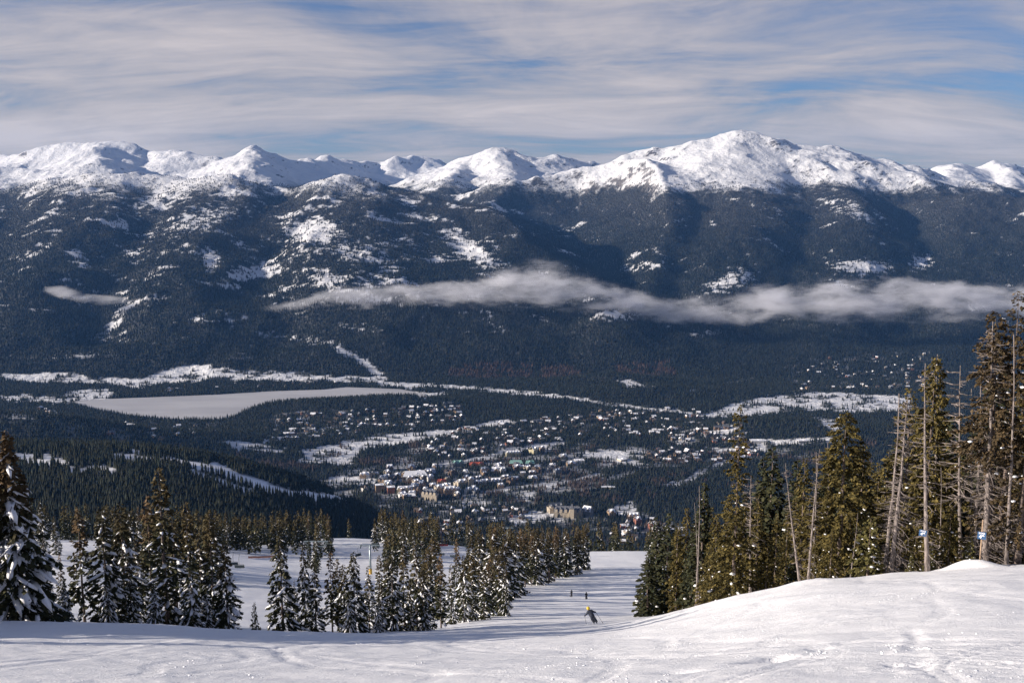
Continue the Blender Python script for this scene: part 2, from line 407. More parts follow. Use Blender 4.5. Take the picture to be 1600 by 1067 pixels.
VALLEY_HILLS = [  # column, distance, half widths across and along, height
 (530, 4560, 560, 150, 42), (640, 4650, 300, 130, 30), (1190, 4050, 420, 170, 60), (1000, 4900, 500, 160, 40), (960, 5150, 420, 120, 55),
 (150, 3650, 700, 330, 95), (20, 3500, 500, 300, 90), (-250, 3600, 700, 400, 150), (330, 3900, 300, 200, 25), (760, 3950, 330, 130, 22), (960, 3300, 300, 90, 20), (1400, 3900, 500, 250, 60),
]
LAKE_PX = [(104,628),(150,640),(200,649),(262,655),(330,656),(365,652),(385,645),(420,637),(460,630),(520,625),(580,624),(640,629),(672,627),(664,615),(625,608),(575,606),(540,605),(500,609),(430,611),(330,617),(230,621),(150,624)]
LAKE_W = [tuple(on_plane(x, y, VZ)[:2]) for x, y in LAKE_PX]
def far_h(X, Y, detail=True):
    shp = X.shape; X = X.ravel(); Y = Y.ravel()
    wx = X + 75 * gnoise(X / 900, Y / 900, 51) + 25 * gnoise(X / 260, Y / 260, 53)
    wy = Y + 75 * gnoise(X / 900, Y / 900, 52) + 25 * gnoise(X / 260, Y / 260, 54)
    h = np.full(X.shape, VZ - 150.0)
    K = 45.0
    for P, a, w, k in RID3:
        best = np.full(X.shape, -1e9)
        reach = (P[:, 2].max() - VZ + 100) / k
        sel = np.nonzero((wx > P[:, 0].min() - reach) & (wx < P[:, 0].max() + reach) & (wy > P[:, 1].min() - reach) & (wy < P[:, 1].max() + reach))[0]
        if len(sel) == 0: continue
        bs = np.full(len(sel), -1e9); sx_, sy_ = wx[sel], wy[sel]
        for p, q in zip(P[:-1], P[1:]):
            ax, ay = q[0] - p[0], q[1] - p[1]
            bx, by = sx_ - p[0], sy_ - p[1]
            t = np.clip((bx * ax + by * ay) / (ax * ax + ay * ay), 0, 1)
            d = np.hypot(bx - t * ax, by - t * ay)
            zc_ = p[2] + t * (q[2] - p[2])
            d = np.sqrt(d * d + 12100.0) - 110.0
            bs = np.maximum(bs, zc_ - a * (1 - np.exp(-d / w)) - k * d)
        best[sel] = bs
        m = np.maximum(h, best); dd = np.abs(h - best)
        h = m + np.where(dd < K, (K - dd) ** 2 / (4 * K), 0) * 0.5
    floor = VZ + 2.5 * fbm(X / 180, Y / 180, 3, 31)
    for c, y0, rx, ry, hh in VALLEY_HILLS:
        x0 = (c - 800) / F * 1.02 * y0
        floor = floor + hh * np.exp(-(((X - x0) / rx) ** 2 + ((Y - y0) / ry) ** 2) * 1.3)
    lake = in_poly(X, Y, LAKE_W)
    floor = np.where(lake, VZ - 6, floor)
    up = sstep(VZ - 20, VZ + 160, h)
    alp = sstep(-260, 120, h)
    r = ridged(X / 1100, Y / 1100, 7, 71) - 0.5
    n = fbm(X / 420, Y / 420, 6, 81, 0.55)
    h = h + up * (r * (75 + 25 * alp) + n * (30 - 4 * alp))
    h = h + up * (ridged(X / 260, Y / 260, 3, 91, 0.5) - 0.5) * (16 - 5 * alp)
    for P, dep, wdt in GUL3:
        d = d_line(wx, wy, [tuple(p[:2]) for p in P])
        h = h - dep * up * np.exp(-(d / wdt) ** 2)
    best = np.full(X.shape, 1e9)
    for p, q in zip(CAN3[:-1], CAN3[1:]):       # the side valley that cuts back between the two massifs
        ax, ay = q[0] - p[0], q[1] - p[1]; bx, by = wx - p[0], wy - p[1]
        t = np.clip((bx * ax + by * ay) / (ax * ax + ay * ay), 0, 1); d = np.hypot(bx - t * ax, by - t * ay)
        best = np.minimum(best, p[2] + t * (q[2] - p[2]) + 0.46 * (np.sqrt(d * d + 8100) - 90) + 0.5 * np.maximum(d - 650, 0) + n * 35 + r * 60)
    m = np.minimum(h, best); dd = np.abs(h - best)
    h = m - np.where(dd < 40, (40 - dd) ** 2 / 160, 0)
    m = np.maximum(h, floor); dd = np.abs(h - floor); K = 30.0
    return (m + np.where(dd < K, (K - dd) ** 2 / (4 * K), 0)).reshape(shp), lake.reshape(shp)

# ------------------------------------------------------------------ where woods stand in the valley and on the far slopes (photograph columns and rows)
CLEAR = [
 [(0,584),(100,582),(150,590),(215,592),(270,575),(310,569),(380,579),(450,581),(530,588),(612,588),(600,599),(480,596),(330,594),(210,606),(160,600),(60,598),(0,593)],
 [(100,612),(170,606),(180,618),(160,628),(104,630)],
 [(0,618),(40,616),(100,622),(98,632),(0,626)],
 [(1065,650),(1120,641),(1170,622),(1235,617),(1290,612),(1330,616),(1420,616),(1430,641),(1330,645),(1240,640),(1200,648),(1110,653)],
 [(958,594),(985,592),(1000,600),(1030,603),(985,606)],
 [(530,691),(600,680),(700,670),(790,655),(808,660),(760,672),(650,688),(600,697),(540,698)],
 [(340,688),(380,690),(450,700),(440,708),(370,703)],
 [(470,702),(530,694),(565,700),(545,726),(470,722)],
 [(505,745),(580,744),(600,757),(525,757)],
 [(895,705),(960,705),(1012,714),(995,724),(920,718)],
 [(795,806),(860,799),(885,812),(800,822)],
 [(955,792),(990,784),(988,806),(958,804)],
 [(1165,688),(1305,682),(1312,690),(1180,698)], [(1090,676),(1150,664),(1160,676),(1105,682)],
 [(1265,652),(1305,655),(1320,672),(1300,674)],
 [(820,770),(836,768),(832,790),(818,790)], [(1105,700),(1200,697),(1205,705),(1110,707)],
 [(640,612),(700,612),(690,622),(650,622)],
]
STRIPS = [  # snowy lines through the woods: points, half width in pixels
 ([(600,601),(690,603),(800,612),(900,623),(985,636),(1075,645)], 4.5),
 ([(528,545),(560,560),(592,585)], 5), ([(560,590),(640,606)], 4),
 ([(1040,758),(1070,752),(1100,735),(1130,722)], 4), ([(690,727),(760,715),(800,703),(880,692)], 3.2),
 ([(760,770),(800,762),(880,755),(930,742)], 3.2), ([(410,690),(480,676),(520,668)], 3),
 ([(560,700),(640,690)], 3), ([(1080,610),(1180,590)], 1.2),
]
PISTES = [  # on the wooded hill on the left
 ([(180,712),(215,716),(260,718),(300,724),(340,736),(385,748),(440,764)], 5.0), ([(335,727),(365,742),(400,758),(430,768),(560,782)], 6.5),
 ([(300,738),(345,752),(395,770)], 4.5), ([(20,718),(75,724)], 5), ([(25,712),(50,712)], 4), ([(72,712),(100,725),(112,735)], 5),
 ([(130,735),(150,730),(176,738)], 6.5), ([(205,704),(214,706)], 4), ([(300,752),(316,762)], 2.5),
]
TOWN = [  # zones of houses among trees, share of the wood left standing
 ([(500,735),(640,700),(760,690),(900,690),(1010,700),(1000,735),(950,760),(700,800),(560,790),(500,770)], 0.55),
 ([(650,790),(800,780),(960,795),(1070,810),(1040,850),(650,850)], 0.7),
 ([(400,652),(480,640),(600,640),(720,632),(730,660),(600,682),(420,690)], 0.75),
 ([(640,690),(720,668),(830,655),(930,640),(1090,640),(1100,690),(900,690),(760,690)], 0.85),
 ([(930,700),(1060,705),(1200,700),(1310,700),(1300,720),(1100,725),(1000,735)], 0.65),
 ([(1040,668),(1160,660),(1170,690),(1050,700)], 0.7),
 ([(1220,560),(1480,545),(1480,612),(1230,612)], 0.80), ([(60,660),(360,660),(350,690),(150,692)], 0.8), ([(0,640),(95,640),(95,655),(0,655)], 0.6),
]
SNOW_PATCH = [  # open rocky snow on the far slopes: ellipses column, row, half sizes, tilt of the long axis, strength
 (490,362,48,26,0.0,1.0),(735,392,52,18,0.55,1.0),(330,408,16,26,-0.3,.9),(395,425,55,17,-0.25,.8),(480,388,60,16,-.1,.6),(560,395,60,24,.1,.7),(310,345,80,22,-.3,.7),(250,310,70,20,-.3,.7),(590,440,60,18,.1,.65),
 (180,455,40,8,0,.5),(500,430,60,14,0,.6),(1140,440,50,18,-.3,.75),(1345,418,55,13,.05,.95),(1440,410,22,14,-.3,.9),(1130,520,55,9,-.1,.7),(960,492,40,11,0,.8),(1570,520,45,12,-.35,.9),(990,400,16,5,-.5,.9),(1060,345,30,5,-.3,.5),
 (560,470,80,12,0,.5),(330,500,90,9,0,.5),(470,530,90,7,.12,.6),(180,530,80,6,.05,.5),(60,560,70,6,0,.5),(560,510,60,8,.1,.4),(770,500,30,14,.8,.4),(1010,415,50,10,-.2,.6),(640,380,50,14,.4,.5),(1210,330,40,9,.3,.4),(1330,330,70,16,.35,.6),
 (380,560,50,5,.05,.6),(130,555,50,5,0,.6),(30,580,40,5,0,.6),(240,470,30,10,-.2,.5),(20,400,14,8,-.4,.5),(880,360,25,9,0,.5),(450,470,40,10,0,.5),(660,470,50,10,.2,.45),
]
def wood_far(X, Y, Z):
    """density of the wood 0..1 beyond the near mountainside"""
    px, py = world2px(X, Y, Z)
    w = np.ones(X.shape)
    # thinning out towards the tree line
    tl = 110 * fbm(X / 600, Y / 600, 4, 111) + 60 * fbm(X / 160, Y / 160, 3, 113)
    tline = np.where(px < 900, -15.0, 15.0) - np.where((px > 950) & (px < 1250), 15, 0)
    w = w * (1 - sstep(tline - np.where(px < 900, 250, 170), tline + np.where(px < 900, 150, 45), Z + tl + 70 * fbm(X / 70, Y / 70, 2, 117)))
    n = fbm(X / 330, Y / 220, 5, 121, 0.6)
    onslope = sstep(VZ + 30, VZ + 120, Z)
    left = sstep(980, 760, px)
    thr = 0.38 - 0.17 * left * sstep(560, 420, py) + 0.1 * sstep(450, 600, py)
    w = w * (1 - 0.9 * onslope * sstep(thr - .06, thr + .08, n + .35 * fbm(X / 45, Y / 36, 3, 127, .6)))
    open_ = np.zeros(X.shape)
    nn = fbm(X / 110, Y / 80, 4, 131, 0.65)
    for c, r, a, b, t, st in SNOW_PATCH:
        dx, dy = px - c, py - r
        q = np.nonzero((np.abs(dx) < 2.2 * max(a, b)) & (np.abs(dy) < 2.2 * max(a, b)))[0] if X.ndim == 1 else np.nonzero((np.abs(dx) < 2.2 * max(a, b)) & (np.abs(dy) < 2.2 * max(a, b)))
        dx, dy = dx[q], dy[q]
        u = (dx * math.cos(t) + dy * math.sin(t)) / a; v = (-dx * math.sin(t) + dy * math.cos(t)) / b
        open_[q] = np.maximum(open_[q], st * np.exp(-(u * u + v * v) * 0.9))
    n3 = fbm(X / 42, Y / 34, 3, 137, 0.6)
    w = w * (1 - 0.93 * onslope * sstep(-.06, .14, open_ - 0.50 + nn * 0.65 + n3 * 0.65))
    jx = 7 * gnoise(X / 70, Y / 70, 7) + 5 * gnoise(X / 22, Y / 22, 9); jy = 3 * gnoise(X / 60, Y / 60, 8) + 2 * gnoise(X / 22, Y / 22, 10)
    for poly, keep in TOWN:
        w = np.where(in_poly(px, py, poly), w * keep * (0.6 + 0.9 * sstep(-.25, .25, fbm(X / 90, Y / 90, 3, 141))), w)
    for poly in CLEAR:
        w = np.where(in_poly(px + jx, py + jy, poly), w * np.where(nn > .13, .5, .02), w)
    for pts, hw in STRIPS:
        w = np.where(d_line(px + jx * .5, py + jy * .8, pts, 2.2) < hw * 1.5 * (1 + 1.0 * nn), w * np.where(nn > .2, .4, .03), w)
    w = np.where(in_poly(X, Y, LAKE_W), 0, w)
    return w
def wood_hill(X, Y, Z):
    """the same on the near mountainside below the open slope"""
    px, py = world2px(X, Y, Z)
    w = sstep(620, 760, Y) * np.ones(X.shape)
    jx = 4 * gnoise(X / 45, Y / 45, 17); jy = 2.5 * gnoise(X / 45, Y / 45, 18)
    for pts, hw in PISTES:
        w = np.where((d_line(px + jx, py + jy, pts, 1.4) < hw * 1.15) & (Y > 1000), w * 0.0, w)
    return w

# ------------------------------------------------------------------ materials of the ground
def snow_nodes(N, b, base=(0.86, 0.87, 0.89)):
    b.inputs['Roughness'].default_value = 0.55
    b.inputs['Specular IOR Level'].default_value = 0.25
m_slope, nt, b = mat('piste_snow'); N = NT(nt); snow_nodes(N, b)
geo = N.n('ShaderNodeNewGeometry').outputs['Position']
f1 = N.noise(0.25, 4, 0.6, geo, (1, 1, 1)); f2 = N.noise(1.6, 5, 0.65, geo, (0.6, 1.0, 1.0))
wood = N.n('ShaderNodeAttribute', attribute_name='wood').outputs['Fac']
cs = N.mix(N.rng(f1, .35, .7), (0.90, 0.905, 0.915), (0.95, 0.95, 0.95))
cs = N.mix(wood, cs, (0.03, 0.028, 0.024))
N.l(cs, b.inputs['Base Color'])
# chopped-up, skied snow: lumps, crumbs and long ski lines
g1 = N.noise(8.0, 6, 0.72, geo, (1, 1.1, 1)); g2 = N.noise(1.1, 4, 0.6, geo)
lines = N.noise(1.2, 4, 0.65, geo, (0.12, 2.4, 0.3), 0.5)
crumb = N.rng(N.noise(9.5, 2, 0.6, geo), .58, .68)
patch = N.rng(N.noise(0.22, 4, 0.65, geo, (0.5, 1, 1)), .40, .62)
hgt = N.math('ADD', N.math('MULTIPLY', g1, 0.22), N.math('MULTIPLY', g2, 0.30))
hgt = N.math('ADD', hgt, N.math('MULTIPLY', N.math('MULTIPLY', crumb, patch), 0.20))
mp = N.n('ShaderNodeMapping'); N.l(geo, mp.inputs[0]); mp.inputs['Rotation'].default_value = (0, 0, 0.5); mp.inputs['Scale'].default_value = (0.05, 2.0, 0.2)
trk = N.n('ShaderNodeTexNoise'); N.l(mp.outputs[0], trk.inputs['Vector']); trk.inputs['Scale'].default_value = 2.2; trk.inputs['Detail'].default_value = 2
trk = N.rng(trk.outputs[0], .60, .66)
hgt = N.math('ADD', hgt, N.math('ADD', N.math('MULTIPLY', N.math('MULTIPLY', lines, N.rng(N.noise(.12, 2, .5, geo), .4, .6)), 0.10), N.math('MULTIPLY', trk, -0.05)))
bump = N.n('ShaderNodeBump'); bump.inputs['Strength'].default_value = 0.45; bump.inputs['Distance'].default_value = 0.36
N.l(hgt, bump.inputs['Height']); N.l(bump.outputs[0], b.inputs['Normal'])

m_far, nt, b = mat('mountain_snow_and_rock'); N = NT(nt); snow_nodes(N, b)
geo = N.n('ShaderNodeNewGeometry')
sep = N.n('ShaderNodeSeparateXYZ'); N.l(geo.outputs['True Normal'], sep.inputs[0])
rn = N.noise(0.012, 6, 0.7, geo.outputs['Position']); rn2 = N.noise(0.05, 4, 0.6, geo.outputs['Position'])
steep = N.math('ADD', sep.outputs[2], N.math('MULTIPLY', rn, 0.50))
rock = N.rng(steep, 0.90, 1.02, 1.0, 0.0)
wood = N.n('ShaderNodeAttribute', attribute_name='wood').outputs['Fac']
snowc = N.mix(N.rng(rn, .3, .7), (0.67, 0.68, 0.70), (0.75, 0.745, 0.74))
rockc = N.mix(rn2, (0.06, 0.055, 0.055), (0.17, 0.155, 0.145))
c = N.mix(rock, snowc, rockc)
c = N.mix(N.math('MULTIPLY', wood, N.rng(rn2, .3, .85, 1.0, .86)), c, (0.014, 0.015, 0.013))
N.l(c, b.inputs['Base Color'])
bump = N.n('ShaderNodeBump'); bump.inputs['Strength'].default_value = 0.8; bump.inputs['Distance'].default_value = 26.0
N.l(N.noise(0.018, 6, 0.65, geo.outputs['Position']), bump.inputs['Height']); N.l(bump.outputs[0], b.inputs['Normal'])

m_lake, nt, b = mat('lake_ice'); N = NT(nt)
geo = N.n('ShaderNodeNewGeometry').outputs['Position']
N.l(N.mix(N.rng(N.noise(0.006, 4, 0.6, geo, (0.3, 1, 1)), .3, .7), (0.38, 0.375, 0.38), (0.50, 0.49, 0.485)), b.inputs['Base Color'])
b.inputs['Roughness'].default_value = 0.5; b.inputs['Specular IOR Level'].default_value = 0.2

# ------------------------------------------------------------------ the ground sheets
def grid_sheet(name, Ys, half, nx, hfun, m, kind='structure'):
    u = np.linspace(-1, 1, nx)
    Yg = np.repeat(np.asarray(Ys)[:, None], nx, 1); Xg = u[None, :] * half(Yg)
    Z, attrs = hfun(Xg, Yg)
    V = np.stack([Xg, Yg, Z], -1).reshape(-1, 3)
    ny = len(Ys); a = (np.arange(ny - 1)[:, None] * nx + np.arange(nx - 1)[None, :]).ravel()
    Fc = np.stack([a, a + 1, a + nx + 1, a + nx], 1)
    SHEETS[name] = (np.asarray(Ys), half, nx, Z)
    return link(name, mesh_np(name, V, Fc, m, True, attrs=attrs), None, kind=kind)
SHEETS = {}
def sheet_z(name, X, Y):
    Ys, half, nx, Z = SHEETS[name]
    X = np.asarray(X, float); Y = np.asarray(Y, float)
    j = np.clip(np.searchsorted(Ys, Y) - 1, 0, len(Ys) - 2); fj = np.clip((Y - Ys[j]) / (Ys[j + 1] - Ys[j]), 0, 1)
    def row(jj):
        u = np.clip((X / half(Ys[jj]) + 1) / 2 * (nx - 1), 0, nx - 1.001); i = u.astype(int); fi = u - i
        return Z[jj, i] * (1 - fi) + Z[jj, i + 1] * fi
    return row(j) * (1 - fj) + row(j + 1) * fj
def far_z(X, Y):
    return np.where(Y < 5350, sheet_z('valley_floor', X, Y), sheet_z('mountain_range', X, Y))
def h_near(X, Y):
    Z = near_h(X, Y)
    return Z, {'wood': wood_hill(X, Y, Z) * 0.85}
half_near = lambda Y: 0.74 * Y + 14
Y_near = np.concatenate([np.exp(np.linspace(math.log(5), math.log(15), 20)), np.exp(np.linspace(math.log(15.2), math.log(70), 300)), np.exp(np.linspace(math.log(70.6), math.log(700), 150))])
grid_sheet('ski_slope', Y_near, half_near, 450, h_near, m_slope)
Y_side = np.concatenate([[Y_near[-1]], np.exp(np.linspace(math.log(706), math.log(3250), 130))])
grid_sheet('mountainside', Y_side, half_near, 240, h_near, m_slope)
def h_far(X, Y):
    Z, lake = far_h(X, Y)
    return Z, {'wood': np.clip(wood_far(X, Y, Z) * 1.9 - .12, 0, 1)}
half_far = lambda Y: 0.66 * Y + 100
Y_val = np.linspace(2300, 5350, 205)
grid_sheet('valley_floor', Y_val, half_far, 440, h_far, m_far)
Y_mt = np.concatenate([np.linspace(5350, 10000, 250), np.linspace(10018, 13000, 140), np.linspace(13030, 16600, 75)])
grid_sheet('mountain_range', Y_mt, half_far, 730, h_far, m_far)
lk = MB(); lk.add([(x, y, VZ + 0.6) for x, y in LAKE_W], [tuple(range(len(LAKE_W)))])
lk.build('lake', m_lake, kind='structure')

# ------------------------------------------------------------------ woods seen as one mass
m_wood = vcol_mat('far_conifers')
def cones(name, P, H, R, tint, sides, tiers=1, label=None, category=None):
    """many small conifers in one mesh: each a jagged cone, or two stacked"""
    n = len(P); Vs = []; Fs = []; Ts = []; off = 0
    rot = rng.random(n) * 6.28
    for t in range(tiers):
        z0 = 0.0 if t == 0 else 0.38; z1 = 1.0 if t == tiers - 1 else 0.72; rr = 1.0 if t == 0 else 0.66
        V = np.zeros((n, sides + 1, 3))
        for k in range(sides):
            a = rot + 2 * np.pi * k / sides + t; q = R * rr * (0.75 + 0.5 * rng.random(n))
            V[:, k, 0] = P[:, 0] + np.cos(a) * q; V[:, k, 1] = P[:, 1] + np.sin(a) * q
            V[:, k, 2] = P[:, 2] + H * (z0 + 0.05 * rng.random(n)) - (1.5 if t == 0 else 0)
        V[:, sides, 0] = P[:, 0]; V[:, sides, 1] = P[:, 1]; V[:, sides, 2] = P[:, 2] + H * z1
        b = np.arange(n)[:, None] * (sides + 1) + off
        f = np.stack([np.stack([b[:, 0] + k, b[:, 0] + (k + 1) % sides, b[:, 0] + sides], 1) for k in range(sides)], 1).reshape(-1, 3)
        Vs.append(V.reshape(-1, 3)); Fs.append(f); Ts.append(np.repeat(tint, sides + 1, 0)); off += n * (sides + 1)
    me = mesh_np(name, np.concatenate(Vs), np.concatenate(Fs), m_wood, False, tint=np.concatenate(Ts))
    return link(name, me, None, kind='stuff', label=label, category=category)
def scatter(y0, y1, half, spacing):
    """jittered points over a fan of ground"""
    out = []
    Y = y0
    while Y < y1:
        w = half(Y); n = int(2 * w / spacing)
        x = (np.arange(n) + 0.5) / n * 2 * w - w
        out.append(np.stack([x + (rng.random(n) - .5) * spacing * 1.3, np.full(n, Y) + (rng.random(n) - .5) * spacing * 1.3], 1)); Y += spacing
    return np.concatenate(out)
view_half = lambda Y: 0.545 * Y + 60
def tree_tint(n, a, b, spread=0.35):
    t = rng.random(n)[:, None]; c = np.array(a) * (1 - t) + np.array(b) * t
    return c * (1 + spread * (rng.random(n)[:, None] - .5) * 2)
# far slopes
Q = scatter(5330, 11600, view_half, 13.9)
Z = far_z(Q[:, 0], Q[:, 1])
wd = wood_far(Q[:, 0], Q[:, 1], Z)
keep = rng.random(len(Q)) < wd * 0.97
P = np.column_stack([Q, Z])[keep]
px, py = world2px(P[:, 0], P[:, 1], P[:, 2])
hi = sstep(-650, -50, P[:, 2])
tint = tree_tint(len(P), (0.008, 0.013, 0.011), (0.020, 0.022, 0.016))
tint = tint * (1 - hi[:, None]) + hi[:, None] * tree_tint(len(P), (0.020, 0.021, 0.021), (0.066, 0.062, 0.059), .3)
brown = ((in_poly(px, py, [(700,575),(760,566),(900,575),(930,600),(800,606),(700,600)]) | in_poly(px, py, [(960,570),(1050,565),(1060,592),(1000,600),(965,590)])) & (fbm(P[:, 0] / 90, P[:, 1] / 90, 2, 5) > -.12))
tint[brown] = tree_tint(int(brown.sum()), (0.045, 0.030, 0.024), (0.065, 0.042, 0.033))
Hh = (15 + 12 * rng.random(len(P))) * (1 - 0.35 * hi)
cones('far_mountain_forest', P, Hh, 4.0 + 1.6 * rng.random(len(P)), tint, 3, label='dark conifer forest covering the slopes of the mountains across the valley', category='forest')
# valley floor
Q = scatter(2720, 5330, view_half, 9.5)
Z = far_z(Q[:, 0], Q[:, 1])
wd = wood_far(Q[:, 0], Q[:, 1], Z) * (0.72 + 0.5 * sstep(-.3, .3, fbm(Q[:, 0] / 120, Q[:, 1] / 120, 3, 77)))
keep = rng.random(len(Q)) < wd
P = np.column_stack([Q, Z])[keep]
nh = near_h(P[:, 0], P[:, 1])
P = P[(P[:, 1] > 3250) | (nh < P[:, 2])]
px, py = world2px(P[:, 0], P[:, 1], P[:, 2])
tint = tree_tint(len(P), (0.012, 0.019, 0.015), (0.028, 0.029, 0.020))
br = (fbm(P[:, 0] / 150, P[:, 1] / 150, 3, 87) > .26) & (py > 690) | in_poly(px, py, [(835,745),(900,735),(930,745),(960,760),(880,770),(830,772)]) & (rng.random(len(P)) < .7)
tint[br] = tree_tint(int(br.sum()), (0.045, 0.035, 0.030), (0.068, 0.050, 0.043))
cones('valley_forest', P, 11 + 12 * rng.random(len(P)), 2.6 + 1.6 * rng.random(len(P)), tint, 4, label='dark conifer woods filling the valley between lake, fields and houses', category='forest')
# wooded hill on the left below the slope
Q = scatter(640, 2900, lambda Y: 0.56 * Y + 40, 8.0)
Q = Q[(Q[:, 1] > 900) | (Q[:, 0] / Q[:, 1] > -2)]
Z = near_h(Q[:, 0], Q[:, 1])
wd = wood_hill(Q[:, 0], Q[:, 1], Z)
px, py = world2px(Q[:, 0], Q[:, 1], Z)
vis = ((px < 720) & (Q[:, 1] > 1150)) | (Q[:, 1] < 900) & (px > 850) & (px < 1300)
FZ = far_z(Q[:, 0], np.maximum(Q[:, 1], 2700))
keep = (rng.random(len(Q)) < wd * .95) & vis & ((Q[:, 1] < 2700) | (Z > FZ))
P = np.column_stack([Q, Z])[keep]
tint = tree_tint(len(P), (0.012, 0.019, 0.014), (0.030, 0.032, 0.019))
cones('hillside_forest', P, 11 + 11 * rng.random(len(P)), 2.3 + 1.1 * rng.random(len(P)), tint, 5, 2, label='dense dark forest on the hill below the slope, cut by snowy ski runs', category='forest')

# ------------------------------------------------------------------ air: haze over everything and the fog bank along the far slope
def volume_mat(name):
    m = bpy.data.materials.new(name); m.use_nodes = True; nt = m.node_tree; nt.nodes.clear()
    out = nt.nodes.new('ShaderNodeOutputMaterial'); v = nt.nodes.new('ShaderNodeVolumePrincipled')
    nt.links.new(v.outputs[0], out.inputs['Volume'])
    return m, NT(nt), v
m_haze, N, v = volume_mat('haze_air')
v.inputs['Color'].default_value = (0.17, 0.44, 1.0, 1); v.inputs['Density'].default_value = 1.25e-5
v.inputs['Anisotropy'].default_value = 0.0
hz = MB(); hz.box((0, 8500, -170), (12500, 8700, 990)); hz.build('haze', m_haze, kind='stuff', label='thin blue haze filling the air over the valley', category='haze')

def fog_bank(name, line, Y0, depth, dens, label, seed):
    """a closed box of air whose density follows a bank: centre height and thickness by place along it"""
    pts = [(px2world(x, y, Y0), 1.22 * t * Y0 / F) for x, y, t in line]
    x0 = pts[0][0][0]; x1 = pts[-1][0][0]
    zs = [p[2] for p, t in pts]; tm = max(t for p, t in pts)
    za, zb = min(zs) - tm * 1.5, max(zs) + tm * 1.5
    m, N, v = volume_mat(name + '_air')
    pos = N.n('ShaderNodeNewGeometry').outputs['Position']
    sp = N.n('ShaderNodeSeparateXYZ'); N.l(pos, sp.inputs[0])
    fx = N.math('DIVIDE', N.math('SUBTRACT', sp.outputs[0], x0), x1 - x0)
    def curve(vals):
        r = N.n('ShaderNodeValToRGB'); N.l(fx, r.inputs[0]); e = r.color_ramp.elements; r.color_ramp.interpolation = 'CARDINAL'
        while len(e) < len(vals): e.new(0.5)
        for i, ((p, t), val) in enumerate(zip(pts, vals)):
            e[i].position = (p[0] - x0) / (x1 - x0)
        for i, val in enumerate(vals): e[i].color = (val, val, val, 1)
        return r.outputs[0]
    zc_ = curve([(z - za) / (zb - za) for z in zs]); tc_ = curve([t / tm for p, t in pts])
    zrel = N.math('DIVIDE', N.math('SUBTRACT', N.math('DIVIDE', N.math('SUBTRACT', sp.outputs[2], za), zb - za), zc_), N.math('MULTIPLY', tc_, tm / (zb - za)))
    yrel = N.math('DIVIDE', N.math('SUBTRACT', sp.outputs[1], Y0), N.math('MULTIPLY', N.math('ADD', N.math('MULTIPLY', tc_, 0.8), 0.2), depth))
    r2 = N.math('ADD', N.math('MULTIPLY', zrel, zrel), N.math('MULTIPLY', yrel, yrel))
    nz = N.noise(0.0085, 8, 0.70, pos, (0.40, 0.9, 1.15), 0.3)
    d = N.math('ADD', N.math('SUBTRACT', 1.0, r2), N.math('MULTIPLY', N.math('SUBTRACT', nz, 0.505), 9.0))
    d = N.math('MULTIPLY', N.rng(d, 0.15, 1.55), N.rng(r2, 0.7, 2.1, 1.0, 0.0))
    N.l(N.math('MULTIPLY', d, dens), v.inputs['Density'])
    v.inputs['Color'].default_value = (0.97, 0.97, 1.0, 1); v.inputs['Anisotropy'].default_value = 0.15
    diag = math.sqrt((x1 - x0) ** 2 + (2 * depth * 1.4) ** 2 + (zb - za) ** 2)
    m.cycles.volume_step_rate = 32.0 / (diag / 10.0)
    bx = MB(); bx.box(((x0 + x1) / 2, Y0, (za + zb) / 2), ((x1 - x0) / 2, depth * 1.4, (zb - za) / 2))
    bx.build(name, m, kind='stuff', label=label, category='fog')
fog_bank('fog_bank', [(415,484,7),(500,474,14),(600,466,18),(720,458,20),(840,447,28),(930,462,24),(1010,478,17),(1090,484,19),(1180,477,22),(1300,468,27),(1430,468,27),(1560,472,25),(1720,474,24),(1900,474,20)], 6350, 240, 0.0072, 'long pale fog bank drifting along the far slope above the valley', 1)
fog_bank('fog_wisp', [(70,452,4),(100,458,9),(120,462,9),(150,467,7),(180,469,6),(225,472,4)], 6350, 90, 0.0065, 'small torn wisp of fog over the dark forest on the left', 2)

# ------------------------------------------------------------------ trees near by
m_leaf = vcol_mat('needles', 0.8)
m_bark = plain('bark', (0.13, 0.10, 0.085), 0.9, 0.45, 6.0)
m_dead, nt, b = mat('weathered_wood'); N = NT(nt)
oc = N.n('ShaderNodeTexCoord').outputs['Object']
N.l(N.mix(N.rng(N.noise(1.6, 5, 0.7, oc, (3, 3, 0.8)), .3, .7), (0.075, 0.062, 0.056), (0.30, 0.255, 0.235)), b.inputs['Base Color']); b.inputs['Roughness'].default_value = 0.9
m_snow, nt, b = mat('settled_snow'); N = NT(nt); b.inputs['Roughness'].default_value = 0.6
N.l(N.mix(N.noise(2.0, 3, 0.5), (0.82, 0.83, 0.86), (0.90, 0.90, 0.91)), b.inputs['Base Color'])

